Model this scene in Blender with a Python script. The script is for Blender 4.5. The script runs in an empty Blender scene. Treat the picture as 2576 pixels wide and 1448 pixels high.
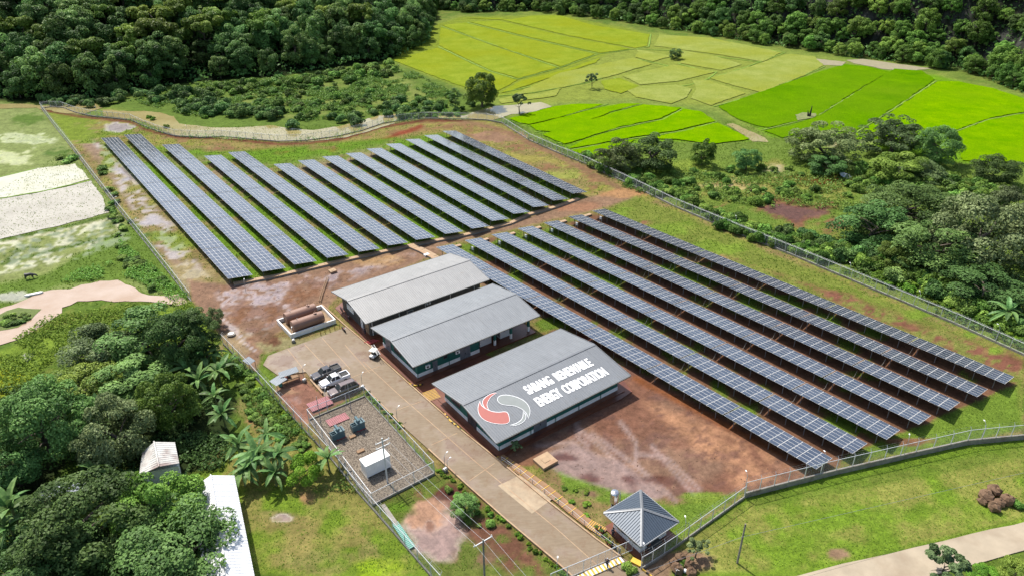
import bpy, bmesh, math, random
import numpy as np
from mathutils import Vector, Matrix
random.seed(7); RNG=np.random.default_rng(11)
S=bpy.context.scene; COL=S.collection; R=math.radians
# ------------------------------------------------ camera, sky, sun, exposure
FL,PIT,ROL,CH=1795.,R(29.25),R(-.526),76.0
cam=bpy.data.cameras.new('camera'); co=bpy.data.objects.new('camera',cam); COL.objects.link(co)
cp,sp_,cr,sr=math.cos(PIT),math.sin(PIT),math.cos(ROL),math.sin(ROL)
r0=Vector((1,0,0)); u0=Vector((0,sp_,cp)); fw=Vector((0,cp,-sp_))
rt=cr*r0+sr*u0; upv=-sr*r0+cr*u0
M=Matrix(((rt.x,upv.x,-fw.x,0),(rt.y,upv.y,-fw.y,0),(rt.z,upv.z,-fw.z,CH),(0,0,0,1)))
co.matrix_world=M; cam.sensor_width=36; cam.lens=36*FL/2576; cam.clip_start=1; cam.clip_end=5000
S.camera=co
SUN=Vector((-.42,.50,1.0)).normalized()
w=bpy.data.worlds.new('World'); S.world=w; w.use_nodes=True
nt=w.node_tree; bg=nt.nodes['Background']; sk=nt.nodes.new('ShaderNodeTexSky'); sk.sky_type='NISHITA'
sk.sun_disc=False; sk.sun_elevation=math.asin(SUN.z); sk.sun_rotation=math.atan2(SUN.x,SUN.y)
sk.air_density=1.2; sk.dust_density=2.5
nt.links.new(sk.outputs[0],bg.inputs[0]); bg.inputs[1].default_value=.125
sl=bpy.data.lights.new('sun','SUN'); sl.energy=4.3; sl.angle=R(.53); sl.color=(1,.955,.88)
so=bpy.data.objects.new('sun',sl); COL.objects.link(so); so.rotation_euler=SUN.to_track_quat('Z','Y').to_euler()
S.view_settings.view_transform='Standard'; S.view_settings.look='None'; S.view_settings.exposure=.5; S.view_settings.gamma=1
S.view_settings.use_curve_mapping=False
S.render.engine='CYCLES'; S.cycles.max_bounces=5; S.cycles.diffuse_bounces=2; S.cycles.transparent_max_bounces=12
KILL=1.95     # photograph value of a sunlit surface / its base colour

# ------------------------------------------------ coordinates: a point of the photograph -> the point of the place at height z
def G(px,py,z=0.):
    X=(px-1288)/FL; U=(724-py)/FL
    x=X*cr-U*sr; u=X*sr+U*cr
    t=(z-CH)/(-sp_+u*cp)
    return (x*t,(cp+u*sp_)*t)
def G3(px,py,z=0.):
    a=G(px,py,z); return Vector((a[0],a[1],z))
def PJ(x,y,z=0.):
    z=z-CH; d=y*cp-z*sp_; u=y*sp_+z*cp
    return 1288+FL*(x*cr+u*sr)/d, 724-FL*(-x*sr+u*cr)/d
def crop(ox,oy,s):     # coordinates read in an enlarged crop
    return lambda x,y:((ox+x*s)/1.57453,(oy+y*s)/1.57453)
z1=crop(1000,1150,.31083); z2=crop(1150,1500,.3798); z3=crop(1650,1250,.41436); z4=crop(1400,950,.34527)
z5=crop(1500,1850,.297); z6=crop(2150,1800,.3315); z8=crop(2300,1480,.6817); q5=crop(1000,900,.5525)
q4=crop(0,750,.5525); q7=crop(0,1480,.5525); q1=crop(0,0,.5525); q2=crop(1300,0,.5525); q3=crop(2656,0,.5525); q6=crop(2656,750,.5525)
TH=R(36.4); D1=Vector((math.cos(TH),math.sin(TH),0)); D2=Vector((math.sin(TH),-math.cos(TH),0))

# ------------------------------------------------ noise for painting and scattering
_g=RNG.random((64,64))
def vn(x,y):
    xi=np.floor(x).astype(int); yi=np.floor(y).astype(int); fx=x-xi; fy=y-yi
    fx=fx*fx*(3-2*fx); fy=fy*fy*(3-2*fy); a=_g[xi%64,yi%64]; b=_g[(xi+1)%64,yi%64]; c=_g[xi%64,(yi+1)%64]; d=_g[(xi+1)%64,(yi+1)%64]
    return (a*(1-fx)+b*fx)*(1-fy)+(c*(1-fx)+d*fx)*fy
def fbm(x,y,s,o=4):
    r=0;a=.5;t=0
    for i in range(o):
        r=r+a*vn(x/s+i*17.3,y/s+i*9.1); t+=a; a*=.55; s*=.5
    return r/t
def inpoly(px,py,P):
    c=np.zeros(px.shape,bool); n=len(P)
    for i in range(n):
        x1,y1=P[i]; x2,y2=P[(i+1)%n]
        if y1==y2: continue
        k=((y1>py)!=(y2>py))&(px<(x2-x1)*(py-y1)/(y2-y1)+x1); c^=k
    return c
def segd(px,py,P,closed=True):
    d=np.full(px.shape,1e18); n=len(P)
    for i in range(n if closed else n-1):
        x1,y1=P[i]; x2,y2=P[(i+1)%n]; dx,dy=x2-x1,y2-y1
        t=np.clip(((px-x1)*dx+(py-y1)*dy)/(dx*dx+dy*dy+1e-9),0,1)
        d=np.minimum(d,(px-x1-t*dx)**2+(py-y1-t*dy)**2)
    return np.sqrt(d)
def sd(px,py,P): return np.where(inpoly(px,py,P),1,-1)*segd(px,py,P)

# ------------------------------------------------ materials
def lin(c): return tuple((v/255/12.92) if v/255<=.04045 else ((v/255+.055)/1.055)**2.4 for v in c)
def ph(r,g,b,k=KILL): return tuple(min(v/k,.9) for v in lin((r,g,b)))
def newmat(name):
    m=bpy.data.materials.new(name); m.use_nodes=True; n=m.node_tree; b=n.nodes['Principled BSDF']; return m,n,b
def N(n,t,**k):
    o=n.nodes.new(t)
    for a,v in k.items(): setattr(o,a,v)
    return o
def noise(n,scale,detail=4,coord='Object',rough=.6,vec=None):
    t=N(n,'ShaderNodeTexNoise'); t.inputs['Scale'].default_value=scale; t.inputs['Detail'].default_value=detail; t.inputs['Roughness'].default_value=rough
    if vec is None:
        c=N(n,'ShaderNodeTexCoord'); n.links.new(c.outputs[coord],t.inputs[0])
    else: n.links.new(vec,t.inputs[0])
    return t
def ramp(n,src,a,b,ca=(0,0,0,1),cb=(1,1,1,1)):
    r=N(n,'ShaderNodeValToRGB'); r.color_ramp.elements[0].position=a; r.color_ramp.elements[1].position=b
    r.color_ramp.elements[0].color=ca; r.color_ramp.elements[1].color=cb; n.links.new(src,r.inputs[0]); return r
def mixc(n,f,a,b,bt='MIX'):
    m=N(n,'ShaderNodeMix',data_type='RGBA',blend_type=bt)
    for s,v in ((m.inputs[0],f),(m.inputs[6],a),(m.inputs[7],b)):
        if isinstance(v,(int,float)): s.default_value=v
        elif isinstance(v,tuple): s.default_value=v if len(v)==4 else v+(1,)
        else: n.links.new(v,s)
    return m.outputs[2]
def bump(n,b,h,st=.5,dist=.1):
    u=N(n,'ShaderNodeBump'); u.inputs['Strength'].default_value=st; u.inputs['Distance'].default_value=dist
    n.links.new(h,u.inputs['Height']); n.links.new(u.outputs[0],b.inputs['Normal'])
def mat(name,c,rough=.6,var=.25,scale=1.5,metal=0,bmp=0,dirt=None,coat=0,spec=.5):
    m,n,b=newmat(name); t=noise(n,scale)
    d=tuple(v*(1-var) for v in c); l=tuple(min(v*(1+var*.7),1) for v in c)
    r=ramp(n,t.outputs[0],.3,.7,d+(1,),l+(1,)); o=r.outputs[0]
    if dirt:
        t2=noise(n,scale*.33,6); f=ramp(n,t2.outputs[0],.5,.75); o=mixc(n,f.outputs[0],o,dirt)
    n.links.new(o,b.inputs['Base Color']); b.inputs['Roughness'].default_value=rough; b.inputs['Metallic'].default_value=metal
    b.inputs['Specular IOR Level'].default_value=spec
    if coat: b.inputs['Coat Weight'].default_value=coat
    if bmp: bump(n,b,noise(n,scale*4).outputs[0],bmp,.05)
    return m
M_={}
M_['conc']=mat('concrete',ph(190,175,150),.8,.2,1.2,bmp=.2,dirt=ph(150,115,90))
M_['curb']=mat('old_concrete',ph(190,182,168),.85,.25,1.5,bmp=.3,dirt=ph(135,112,95))
M_['cream']=mat('cream_concrete',ph(225,190,150),.8,.2,1.0,dirt=ph(190,135,100))
M_['galv']=mat('galvanised_steel',(.55,.57,.58),.45,.1,3,metal=.15)
M_['steel']=mat('grey_steel',(.33,.34,.35),.5,.15,3,metal=.3)
M_['white']=mat('white_paint',(.85,.85,.83),.45,.05,2,dirt=(.72,.69,.62))
M_['whitem']=mat('white_metal',(.78,.78,.76),.35,.04,2)
M_['green']=mat('dark_green_paint',(.012,.125,.100),.6,.15,2)
M_['dgrey']=mat('dark_grey_paint',(.085,.083,.075),.7,.2,1.5)
M_['black']=mat('black_rubber',(.02,.02,.02),.7,.2,5)
M_['blackp']=mat('black_car_paint',(.045,.045,.05),.12,.05,3,coat=1)
M_['whitep']=mat('white_car_paint',(.8,.8,.8),.2,.03,3,coat=1)
M_['brownp']=mat('dark_brown_car_paint',(.15,.115,.11),.15,.05,3,coat=1)
M_['silver']=mat('silver_paint',(.4,.4,.42),.2,.05,3,coat=.6)
M_['glass']=mat('dark_glass',(.03,.035,.04),.05,.1,3,coat=.5)
M_['wheel']=mat('wheel_rim',(.35,.35,.36),.3,.1,8,metal=.7)
M_['tank']=mat('brown_tank_paint',ph(190,145,122),.5,.12,1.2,dirt=ph(160,118,98))
M_['yellow']=mat('yellow_paint',(.65,.40,.04),.6,.15,3)
M_['red']=mat('red_paint',(.33,.03,.03),.4,.15,3)
M_['pink']=mat('faded_red_sheet',ph(190,110,115),.5,.25,1.5)
M_['blueg']=mat('blue_grey_enamel',(.065,.13,.15),.4,.15,3)
M_['wood']=mat('wood',(.25,.15,.08),.8,.25,4)
M_['bark']=mat('bark',(.10,.08,.06),.9,.3,3,bmp=.4)
M_['teal']=mat('teal_sheet',ph(110,200,180),.5,.1,2)
M_['zinc']=mat('zinc_sheet',(.20,.225,.25),.4,.12,1.2,metal=.35)
M_['rust']=mat('rusty_sheet',(.55,.54,.5),.5,.15,1.0,dirt=(.16,.06,.045))
M_['rock']=mat('brown_rock',ph(150,118,90),.9,.35,1.5,bmp=.6)
M_['wroof']=mat('bright_white_roof',(.70,.70,.70),.4,.03,1)
M_['back']=mat('dark_backsheet',(.05,.05,.055),.7,.1,4)  # underside coloured dark so less light bounces into the shade below
M_['frame']=mat('aluminium_frame',(.68,.67,.63),.4,.05,4)
M_['skin']=mat('skin',(.30,.17,.11),.6,.05,3)
M_['navy']=mat('navy_cloth',(.03,.035,.06),.8,.1,5)
M_['char']=mat('charred_wood',(.02,.018,.015),.9,.2,5)
M_['hide']=mat('dark_hide',(.05,.045,.045),.6,.2,3)
M_['curtain']=mat('tan_curtain',(.35,.25,.12),.8,.2,4)
M_['terra']=mat('terracotta',(.42,.14,.06),.7,.2,4)
M_['floor']=mat('red_brown_floor',ph(150,88,62),.4,.25,.7,dirt=ph(110,62,48))
def roofmat(name,c):
    m,n,b=newmat(name); t=noise(n,.35,5); r=ramp(n,t.outputs[0],.35,.7,tuple(v*.92 for v in c)+(1,),tuple(v*1.05 for v in c)+(1,))
    tc_=N(n,'ShaderNodeTexCoord'); mp_=N(n,'ShaderNodeMapping'); n.links.new(tc_.outputs['Object'],mp_.inputs[0]); mp_.inputs['Scale'].default_value=(3.,.25,.25); t2=noise(n,1.,5,vec=mp_.outputs[0],rough=.7); o=mixc(n,ramp(n,t2.outputs[0],.48,.72).outputs[0],r.outputs[0],tuple(v*.80 for v in c)); t3_=noise(n,.9,6,rough=.75); o=mixc(n,ramp(n,t3_.outputs[0],.60,.72).outputs[0],o,(c[0]*.86,c[1]*.80,c[2]*.73))
    n.links.new(o,b.inputs[0]); b.inputs['Roughness'].default_value=.45; b.inputs['Metallic'].default_value=.15; return m
M_['roofA']=roofmat('pale_grey_roof',ph(203,202,199)); M_['roofB']=roofmat('grey_roof',ph(176,180,183)); M_['roofC']=roofmat('mid_grey_roof',ph(166,170,174)); M_['roofG']=roofmat('slate_roof',ph(108,122,138))
# solar glass: cell grid
def solarmat():
    m,n,b=newmat('solar_glass'); tc=N(n,'ShaderNodeTexCoord'); sp=N(n,'ShaderNodeSeparateXYZ'); n.links.new(tc.outputs['Object'],sp.inputs[0])
    def line(s,num,wd):
        a=N(n,'ShaderNodeMath',operation='MULTIPLY'); n.links.new(s,a.inputs[0]); a.inputs[1].default_value=num
        f=N(n,'ShaderNodeMath',operation='FRACT'); n.links.new(a.outputs[0],f.inputs[0])
        g=N(n,'ShaderNodeMath',operation='LESS_THAN'); n.links.new(f.outputs[0],g.inputs[0]); g.inputs[1].default_value=wd; return g.outputs[0]
    l1=line(sp.outputs[0],6.1,.05); l2=line(sp.outputs[1],6.1,.05)
    mx=N(n,'ShaderNodeMath',operation='MAXIMUM'); n.links.new(l1,mx.inputs[0]); n.links.new(l2,mx.inputs[1])
    oi=N(n,'ShaderNodeObjectInfo'); c=mixc(n,oi.outputs['Random'],(.034,.044,.070),(.058,.068,.096))
    c2=mixc(n,mx.outputs[0],c,(.085,.10,.13)); n.links.new(c2,b.inputs[0])
    b.inputs['Roughness'].default_value=.16; b.inputs['Specular IOR Level'].default_value=.65; b.inputs['Coat Weight'].default_value=.6; b.inputs['Coat Roughness'].default_value=.12
    return m
M_['solar']=solarmat()
def leafmat(name,dark,light,top=None,gl=.4):
    m,n,b=newmat(name); at=N(n,'ShaderNodeAttribute',attribute_name='tint'); oi=N(n,'ShaderNodeObjectInfo')
    c=mixc(n,at.outputs['Fac'],dark,light)
    hv=N(n,'ShaderNodeHueSaturation'); n.links.new(c,hv.inputs['Color'])
    mr=N(n,'ShaderNodeMapRange'); n.links.new(oi.outputs['Random'],mr.inputs[0]); mr.inputs[3].default_value=.62; mr.inputs[4].default_value=1.45; n.links.new(mr.outputs[0],hv.inputs['Value'])
    mu=N(n,'ShaderNodeMath',operation='MULTIPLY_ADD'); n.links.new(oi.outputs['Random'],mu.inputs[0]); mu.inputs[1].default_value=7.31; mu.inputs[2].default_value=.13
    fr=N(n,'ShaderNodeMath',operation='FRACT'); n.links.new(mu.outputs[0],fr.inputs[0])
    m2=N(n,'ShaderNodeMapRange'); n.links.new(fr.outputs[0],m2.inputs[0]); m2.inputs[3].default_value=.482; m2.inputs[4].default_value=.525; n.links.new(m2.outputs[0],hv.inputs['Hue'])
    n.links.new(hv.outputs[0],b.inputs[0]); b.inputs['Roughness'].default_value=gl+.15; b.inputs['Specular IOR Level'].default_value=.16
    tr=N(n,'ShaderNodeBsdfTranslucent'); n.links.new(hv.outputs[0],tr.inputs[0]); ms=N(n,'ShaderNodeMixShader'); ms.inputs[0].default_value=.25
    o=n.nodes['Material Output']; n.links.new(b.outputs[0],ms.inputs[1]); n.links.new(tr.outputs[0],ms.inputs[2]); n.links.new(ms.outputs[0],o.inputs[0]); return m
M_['leaf_dark']=leafmat('dark_leaf',(.042,.094,.020),(.190,.315,.084))
M_['leaf_mid']=leafmat('green_leaf',(.070,.130,.016),(.230,.330,.055))
M_['leaf_grey']=leafmat('greyish_leaf',(.065,.105,.036),(.250,.330,.140))
M_['leaf_bam']=leafmat('bamboo_leaf',(.065,.105,.030),(.215,.290,.110))
M_['leaf_lime']=leafmat('lime_leaf',(.060,.130,.010),(.220,.360,.035))
M_['leaf_ban']=leafmat('banana_leaf',(.055,.125,.030),(.190,.310,.100),gl=.3)
M_['grassb']=leafmat('grass_blades',(.13,.19,.022),(.30,.38,.050),gl=.6)
M_['bush']=leafmat('bush_leaf',(.075,.145,.020),(.240,.385,.070))

# ------------------------------------------------ mesh helpers
KIDS={}
class MB:
    def __init__(s): s.v=[]; s.f=[]; s.m=[]
    def quad(s,a,b,c,d,m=0):
        i=len(s.v); s.v+=[tuple(a),tuple(b),tuple(c),tuple(d)]; s.f.append((i,i+1,i+2,i+3)); s.m.append(m); return s
    def poly(s,P,m=0):
        i=len(s.v); s.v+=[tuple(p) for p in P]; s.f.append(tuple(range(i,i+len(P)))); s.m.append(m); return s
    def box(s,x0,y0,z0,x1,y1,z1,m=0,T=None):
        c=[(x0,y0,z0),(x1,y0,z0),(x1,y1,z0),(x0,y1,z0),(x0,y0,z1),(x1,y0,z1),(x1,y1,z1),(x0,y1,z1)]
        if T is not None: c=[tuple(T@Vector(p)) for p in c]
        i=len(s.v); s.v+=c
        for f in ((0,3,2,1),(4,5,6,7),(0,1,5,4),(1,2,6,5),(2,3,7,6),(3,0,4,7)): s.f.append(tuple(i+k for k in f)); s.m.append(m)
        return s
    def cbox(s,cx,cy,cz,dx,dy,dz,m=0,T=None): return s.box(cx-dx/2,cy-dy/2,cz-dz/2,cx+dx/2,cy+dy/2,cz+dz/2,m,T)
    def tube(s,pts,r,seg=6,m=0,cap=True):
        pts=[Vector(p) for p in pts]; rs=r if isinstance(r,(list,tuple)) else [r]*len(pts); i0=len(s.v)
        for k,p in enumerate(pts):
            t=(pts[min(k+1,len(pts)-1)]-pts[max(k-1,0)]).normalized()
            a=t.cross(Vector((0,0,1)));  a=Vector((1,0,0)) if a.length<1e-3 else a.normalized(); b=t.cross(a)
            for j in range(seg):
                q=2*math.pi*j/seg; s.v.append(tuple(p+rs[k]*(math.cos(q)*a+math.sin(q)*b)))
        for k in range(len(pts)-1):
            for j in range(seg):
                a=i0+k*seg+j; b=i0+k*seg+(j+1)%seg; s.f.append((a,b,b+seg,a+seg)); s.m.append(m)
        if cap:
            s.f.append(tuple(range(i0,i0+seg))); s.m.append(m); e=i0+(len(pts)-1)*seg; s.f.append(tuple(reversed(range(e,e+seg)))); s.m.append(m)
        return s
    def ball(s,c,r,m=0,seg=10,rings=6,jit=0):
        i0=len(s.v); r=r if isinstance(r,(tuple,list)) else (r,r,r)
        for a in range(rings+1):
            p=math.pi*a/rings
            for b in range(seg):
                q=2*math.pi*b/seg; k=1+random.uniform(-jit,jit)
                s.v.append((c[0]+r[0]*k*math.sin(p)*math.cos(q),c[1]+r[1]*k*math.sin(p)*math.sin(q),c[2]+r[2]*k*math.cos(p)))
        for a in range(rings):
            for b in range(seg):
                x=i0+a*seg+b; y=i0+a*seg+(b+1)%seg; s.f.append((x,x+seg,y+seg,y)); s.m.append(m)
        return s
    def prism(s,P,z0,z1,m=0,ax='z'):      # polygon P extruded
        n=len(P); i=len(s.v)
        g={'z':lambda p,t:(p[0],p[1],t),'y':lambda p,t:(p[0],t,p[1]),'x':lambda p,t:(t,p[0],p[1])}[ax]
        s.v+=[g(p,z0) for p in P]+[g(p,z1) for p in P]
        s.f.append(tuple(range(i,i+n))); s.m.append(m); s.f.append(tuple(range(i+2*n-1,i+n-1,-1))); s.m.append(m)
        for k in range(n): a=i+k; b=i+(k+1)%n; s.f.append((a,b,b+n,a+n)); s.m.append(m)
        return s
    def mesh(s,name,mats,smooth=False,fix=True):
        me=bpy.data.meshes.new(name); me.from_pydata(s.v,[],s.f)
        for m in (mats if isinstance(mats,(list,tuple)) else [mats]): me.materials.append(M_[m] if isinstance(m,str) else m)
        if len(me.materials)>1: me.polygons.foreach_set('material_index',s.m)
        if fix:
            bm=bmesh.new(); bm.from_mesh(me); bmesh.ops.recalc_face_normals(bm,faces=bm.faces); bm.to_mesh(me); bm.free()
        if smooth: me.polygons.foreach_set('use_smooth',[True]*len(me.polygons))
        me.update(); return me
def link(name,me,parent=None,loc=None,rz=0,sc=None):
    o=bpy.data.objects.new(name,me); COL.objects.link(o)
    if parent is not None: o.parent=parent; KIDS.setdefault(parent.name,[]).append(o)
    if loc is not None: o.location=loc
    if rz: o.rotation_euler=(0,0,rz)
    if sc is not None: o.scale=sc if isinstance(sc,(tuple,list)) else (sc,)*3
    return o
def part(mb,name,mats,parent,smooth=False,**k): return link(name,mb.mesh(name,mats,smooth),parent,**k)
def tag(o,label,cat,group=None):
    o['label']=label; o['category']=cat
    if group: o['group']=group
    return o
def thing(name,label,cat,loc=(0,0,0),rz=0,group=None,sc=None): return tag(link(name,None,None,loc,rz,sc),label,cat,group)
def struct(o): o['kind']='structure'; return o
def stuff(o): o['kind']='stuff'; return o
def copytree(o,parent=None):
    c=o.copy(); COL.objects.link(c)
    if parent is not None: c.parent=parent
    for ch in KIDS.get(o.name,()): copytree(ch,c)
    return c
# ------------------------------------------------ terrain: flat valley floor, wooded hill and limestone slope behind
FOREST=[(-400,262),(0,250),(240,262),(300,235),(480,208),(700,192),(985,150),(1080,108),(1093,52),(1090,20)]
BACK=[(1090,20),(1200,30),(1340,26),(1500,42),(1650,66),(1960,114),(2130,138),(2300,158),(2440,180),(2576,228),(2800,290)]
fW=[G(*p) for p in FOREST]+[(30,760),(-700,760),(-700,280)]
bW=[G(*p) for p in BACK]+[(900,500),(900,900),(0,900)]
def terr(x,y):
    x=np.asarray(x,float); y=np.asarray(y,float)
    a=np.clip(sd(x,y,fW)-3,0,None); h=np.where(a<130,.36*a,46.8+(a-130)*.12)
    b=np.clip(sd(x,y,bW),0,None); g=np.where(b<60,1.1*b,66+(b-60)*.3)*(1-np.exp(-b/14.))
    n=fbm(x,y,38.)
    return np.maximum(h*(.75+.5*n),g*(.6+.8*n))
NR,NC=430,400
yy=44*np.exp(np.linspace(0,1,NR)*math.log(1000/44)); tt=np.linspace(-1,1,NC)
Yg,Tg=np.meshgrid(yy,tt,indexing='ij'); Xg=Tg*(Yg*.86+26)
Zg=terr(Xg,Yg)
PX,PY=PJ(Xg,Yg,0.)
nx=fbm(Xg,Yg,9.)-.5; nn=fbm(Xg+300,Yg,3.2)-.5; nb=fbm(Xg,Yg+500,28.)-.5; nd=fbm(Xg+70,Yg+90,1.6,3)-.5
col=np.zeros(Xg.shape+(3,)); grass=np.ones(Xg.shape); wet=np.zeros(Xg.shape)
def A(c): return np.array(ph(*c))
def lay(mask,c,g=None,wt=None):
    global col,grass,wet
    m=np.clip(mask,0,1)[...,None]; c=A(c) if isinstance(c,tuple) else c
    col=col*(1-m)+c*m; m=m[...,0]
    if g is not None: grass=grass*(1-m)+g*m
    if wt is not None: wet=wet*(1-m)+wt*m
def sm(d,s): t=np.clip(d/s*.5+.5,0,1); return t*t*(3-2*t)
def poly(P,c,soft=4,amp=10,op=1.,g=None,wt=None): lay(sm(sd(PX,PY,P)+nx*amp*2+nn*amp,soft)*op,c,g,wt)
def ell(x,y,rx,ry,c,op=1.,g=None,wt=None,amp=1.9): lay(sm(1-np.sqrt(((PX-x)/rx)**2+((PY-y)/ry)**2)+nx*amp+nn*amp*1.2,.35)*op,c,g,wt)
def line(P,w,c,soft=2,amp=2,op=1.,g=None,wt=None): lay(sm(w-segd(PX,PY,P,False)+nn*amp+nx*amp,soft)*op,c,g,wt)
GA,GB,GC=(122,148,62),(150,165,75),(88,118,45)
col[:]=A(GA); lay(sm(nx,.12)*.6,GB); lay(sm(nb,.1)*.6,GC); lay(sm(nn-.08,.1)*.45,(165,160,85))
# forest floor
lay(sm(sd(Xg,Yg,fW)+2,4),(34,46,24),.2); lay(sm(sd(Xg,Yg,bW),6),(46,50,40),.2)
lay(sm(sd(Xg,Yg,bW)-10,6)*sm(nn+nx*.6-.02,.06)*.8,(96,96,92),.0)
# scrub right of the forest, behind the river
poly([(230,262),(480,212),(700,196),(985,160),(1100,205),(1230,265),(1150,290),(960,296),(800,330),(450,325),(400,280)],(115,140,60),8,10)
lay(sm(sd(PX,PY,[(560,240),(1000,185),(1120,250),(1050,280),(700,300)]),10)*sm(nn,.15),(150,160,85))
# field land on the far right
poly([(985,150),(1085,100),(1093,55),(1340,34),(1640,80),(1960,122),(2130,150),(2350,185),(2576,235),(2576,420),(2130,365),(1940,355),(1530,400),(1420,372),(1285,300),(1240,262),(1140,215)],(148,165,75),5,4)
poly([(1300,290),(1700,268),(1800,278),(1930,345),(2100,350),(2480,430),(2576,440),(2576,700),(1980,470),(1600,500),(1480,400),(1340,340)],(128,152,66),6,6)
poly([(985,150),(1103,60),(1165,42),(1410,38),(1640,86),(1650,150),(1500,200),(1255,245),(1140,215)],(152,168,52),4,3)
poly([(1640,86),(1960,130),(2075,165),(1800,268),(1600,246),(1400,258),(1255,262),(1400,190)],(160,172,74),4,5)
poly([(1806,270),(2075,176),(2130,162),(2350,188),(2420,206),(2576,245),(2640,270),(2640,420),(2420,410),(2130,362),(1940,345)],(128,176,30),4,3)
poly([(1280,300),(1400,268),(1520,262),(1715,270),(1800,305),(1890,355),(1620,356),(1470,398),(1420,372),(1330,318)],(132,180,24),4,3)
ell(2000,470,200,40,(165,160,85)); ell(1990,530,130,26,(140,95,75),g=0); ell(2080,445,70,17,(140,62,42),g=0); ell(2110,452,22,7,(215,95,60),g=0); ell(2000,532,90,16,(115,78,68),g=0,wt=.4)
ell(1850,466,48,12,(205,185,120),g=0,wt=1); ell(1950,430,36,9,(190,175,115),g=0,wt=1); ell(2120,360,60,9,(185,175,120),g=0,wt=1); ell(1690,320,40,6,(150,160,90))
ell(2120,560,60,24,(150,110,80),g=.1); ell(1700,430,90,20,(150,170,70)); ell(1560,420,60,20,(120,150,60))
# compound
CMP=[(106,272),(185,287),(330,302),(362,320),(440,338),(560,341),(700,356),(770,354),(860,342),(965,311),(1070,297),(1180,299),(1262,308),(1330,350),(1470,408),(1700,520),(2576,893),(2576,1092),(2430,1106),(2300,1138),(2100,1178),(1870,1250),(1700,1345),(1620,1425),(1580,1448),(1085,1448),(990,1330),(900,1230),(780,1090),(690,985),(560,862),(480,758),(300,530),(180,372)]
poly(CMP,(160,142,92),2,1,g=.6)
lay(sm(sd(PX,PY,CMP),3)*sm(nx+nn*.7,.12),(168,165,80),.9)
lay(sm(sd(PX,PY,CMP),3)*sm(nd+nn*.8-.03,.1)*.7,(150,120,88),.4)
# muddy left strip
poly([(170,300),(235,330),(330,520),(440,640),(560,740),(700,700),(640,760),(520,770),(420,650),(300,470),(190,350)],(165,140,118),12,14,g=.1)
lay(sm(sd(PX,PY,[(230,350),(270,370),(480,640),(560,735),(500,745),(400,640)]),10)*sm(nn+nd*.6,.1),(178,165,158),.0,.8)
for e in ((160,300,60,18),(200,340,70,14),(300,330,50,12),(215,440,20,24),(390,590,40,22),(450,605,45,18),(180,320,40,30),(270,400,20,30)): ell(*e,(140,160,58),g=1,op=.9)
for e in ((330,430,30,30),(390,555,36,26),(300,378,30,10),(420,560,20,10),(290,320,30,8)): ell(*e,(188,176,172),g=0,wt=1)
ell(490,700,80,40,(176,158,112),g=.25)
# back strip, brown and ochre
poly([(480,345),(780,372),(1000,320),(1200,310),(1330,372),(1120,330),(1000,350),(760,395),(600,375)],(165,148,88),10,12,g=.6)
lay(sm(sd(PX,PY,[(440,350),(700,372),(860,355),(1080,306),(1230,312),(1480,420),(1560,480),(1470,480),(1130,325),(1060,330),(700,405),(500,385)]),8)*sm(nd+nn-.02,.1)*.85,(158,118,88),.3)
line([(640,380),(800,385),(940,360),(1060,318)],5,(150,78,55),4,6,g=0)
ell(1245,345,60,10,(165,130,105),g=.1); ell(1330,400,70,16,(170,160,85)); ell(1400,440,60,16,(165,168,85)); line([(1150,303),(1260,325),(1400,390),(1560,475)],5,(150,115,90),5,6,g=.2)
line([(102,275),(190,292),(330,307),(365,326),(440,345),(560,348),(700,363),(775,361),(860,350),(965,319),(1070,303),(1160,303)],3,(120,70,55),2,2,g=0)
# rows of the upper field: grass strips between tables
lay(sm(sd(PX,PY,[(254,360),(600,380),(1116,335),(1480,500),(900,650),(600,712)]),6)*sm(nx+nn*.5+.12,.15),(118,158,42),1)
lay(sm(sd(PX,PY,[(420,390),(700,420),(980,365),(900,480),(560,520)]),20)*sm(nd+nx,.12)*.8,(165,130,108),.2,.3)
# brown work yard between the fields
poly([(590,716),(850,660),(1050,618),(1290,560),(1455,500),(1575,478),(1600,500),(1490,530),(1110,618),(1240,700),(1350,800),(1180,700),(1100,640),(860,735),(800,800),(690,840),(640,890),(560,840),(480,740)],(156,124,98),4,5,g=.02,wt=.15)
poly([(470,700),(620,720),(860,670),(1050,630),(1060,650),(840,740),(700,800),(660,890),(640,960),(580,870),(480,750)],(156,122,98),5,8,g=0,wt=.15)
lay(sm(sd(PX,PY,[(540,720),(860,680),(1040,640),(830,720),(760,770),(700,800),(640,870),(600,860),(560,790)]),10)*sm(nn+nd*.7-.01,.07),(182,162,160),0,1)
lay(sm(sd(PX,PY,[(540,720),(860,680),(1040,640),(830,720),(760,770),(700,800),(640,870),(600,860),(560,790)]),10)*sm(nd-nx-.06,.1)*.8,(140,100,74),0,0)
ell(1560,488,50,10,(190,145,100),g=0); ell(1440,520,60,9,(170,125,95),g=0); ell(960,655,60,10,(185,148,105),g=0); ell(590,855,44,26,(172,148,112),g=0)
line([(575,820),(600,850),(640,880),(650,885)],2,(185,165,160),3,8,wt=1); line([(560,800),(590,830),(625,862)],3,(188,170,165),3,10,wt=1)
poly([(640,862),(700,845),(770,850),(850,825),(855,838),(720,878),(670,892)],(165,155,112),5,5,g=.3)
ell(665,845,26,22,(128,98,72),g=0); ell(690,860,14,10,(118,84,64),g=0)
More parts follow.
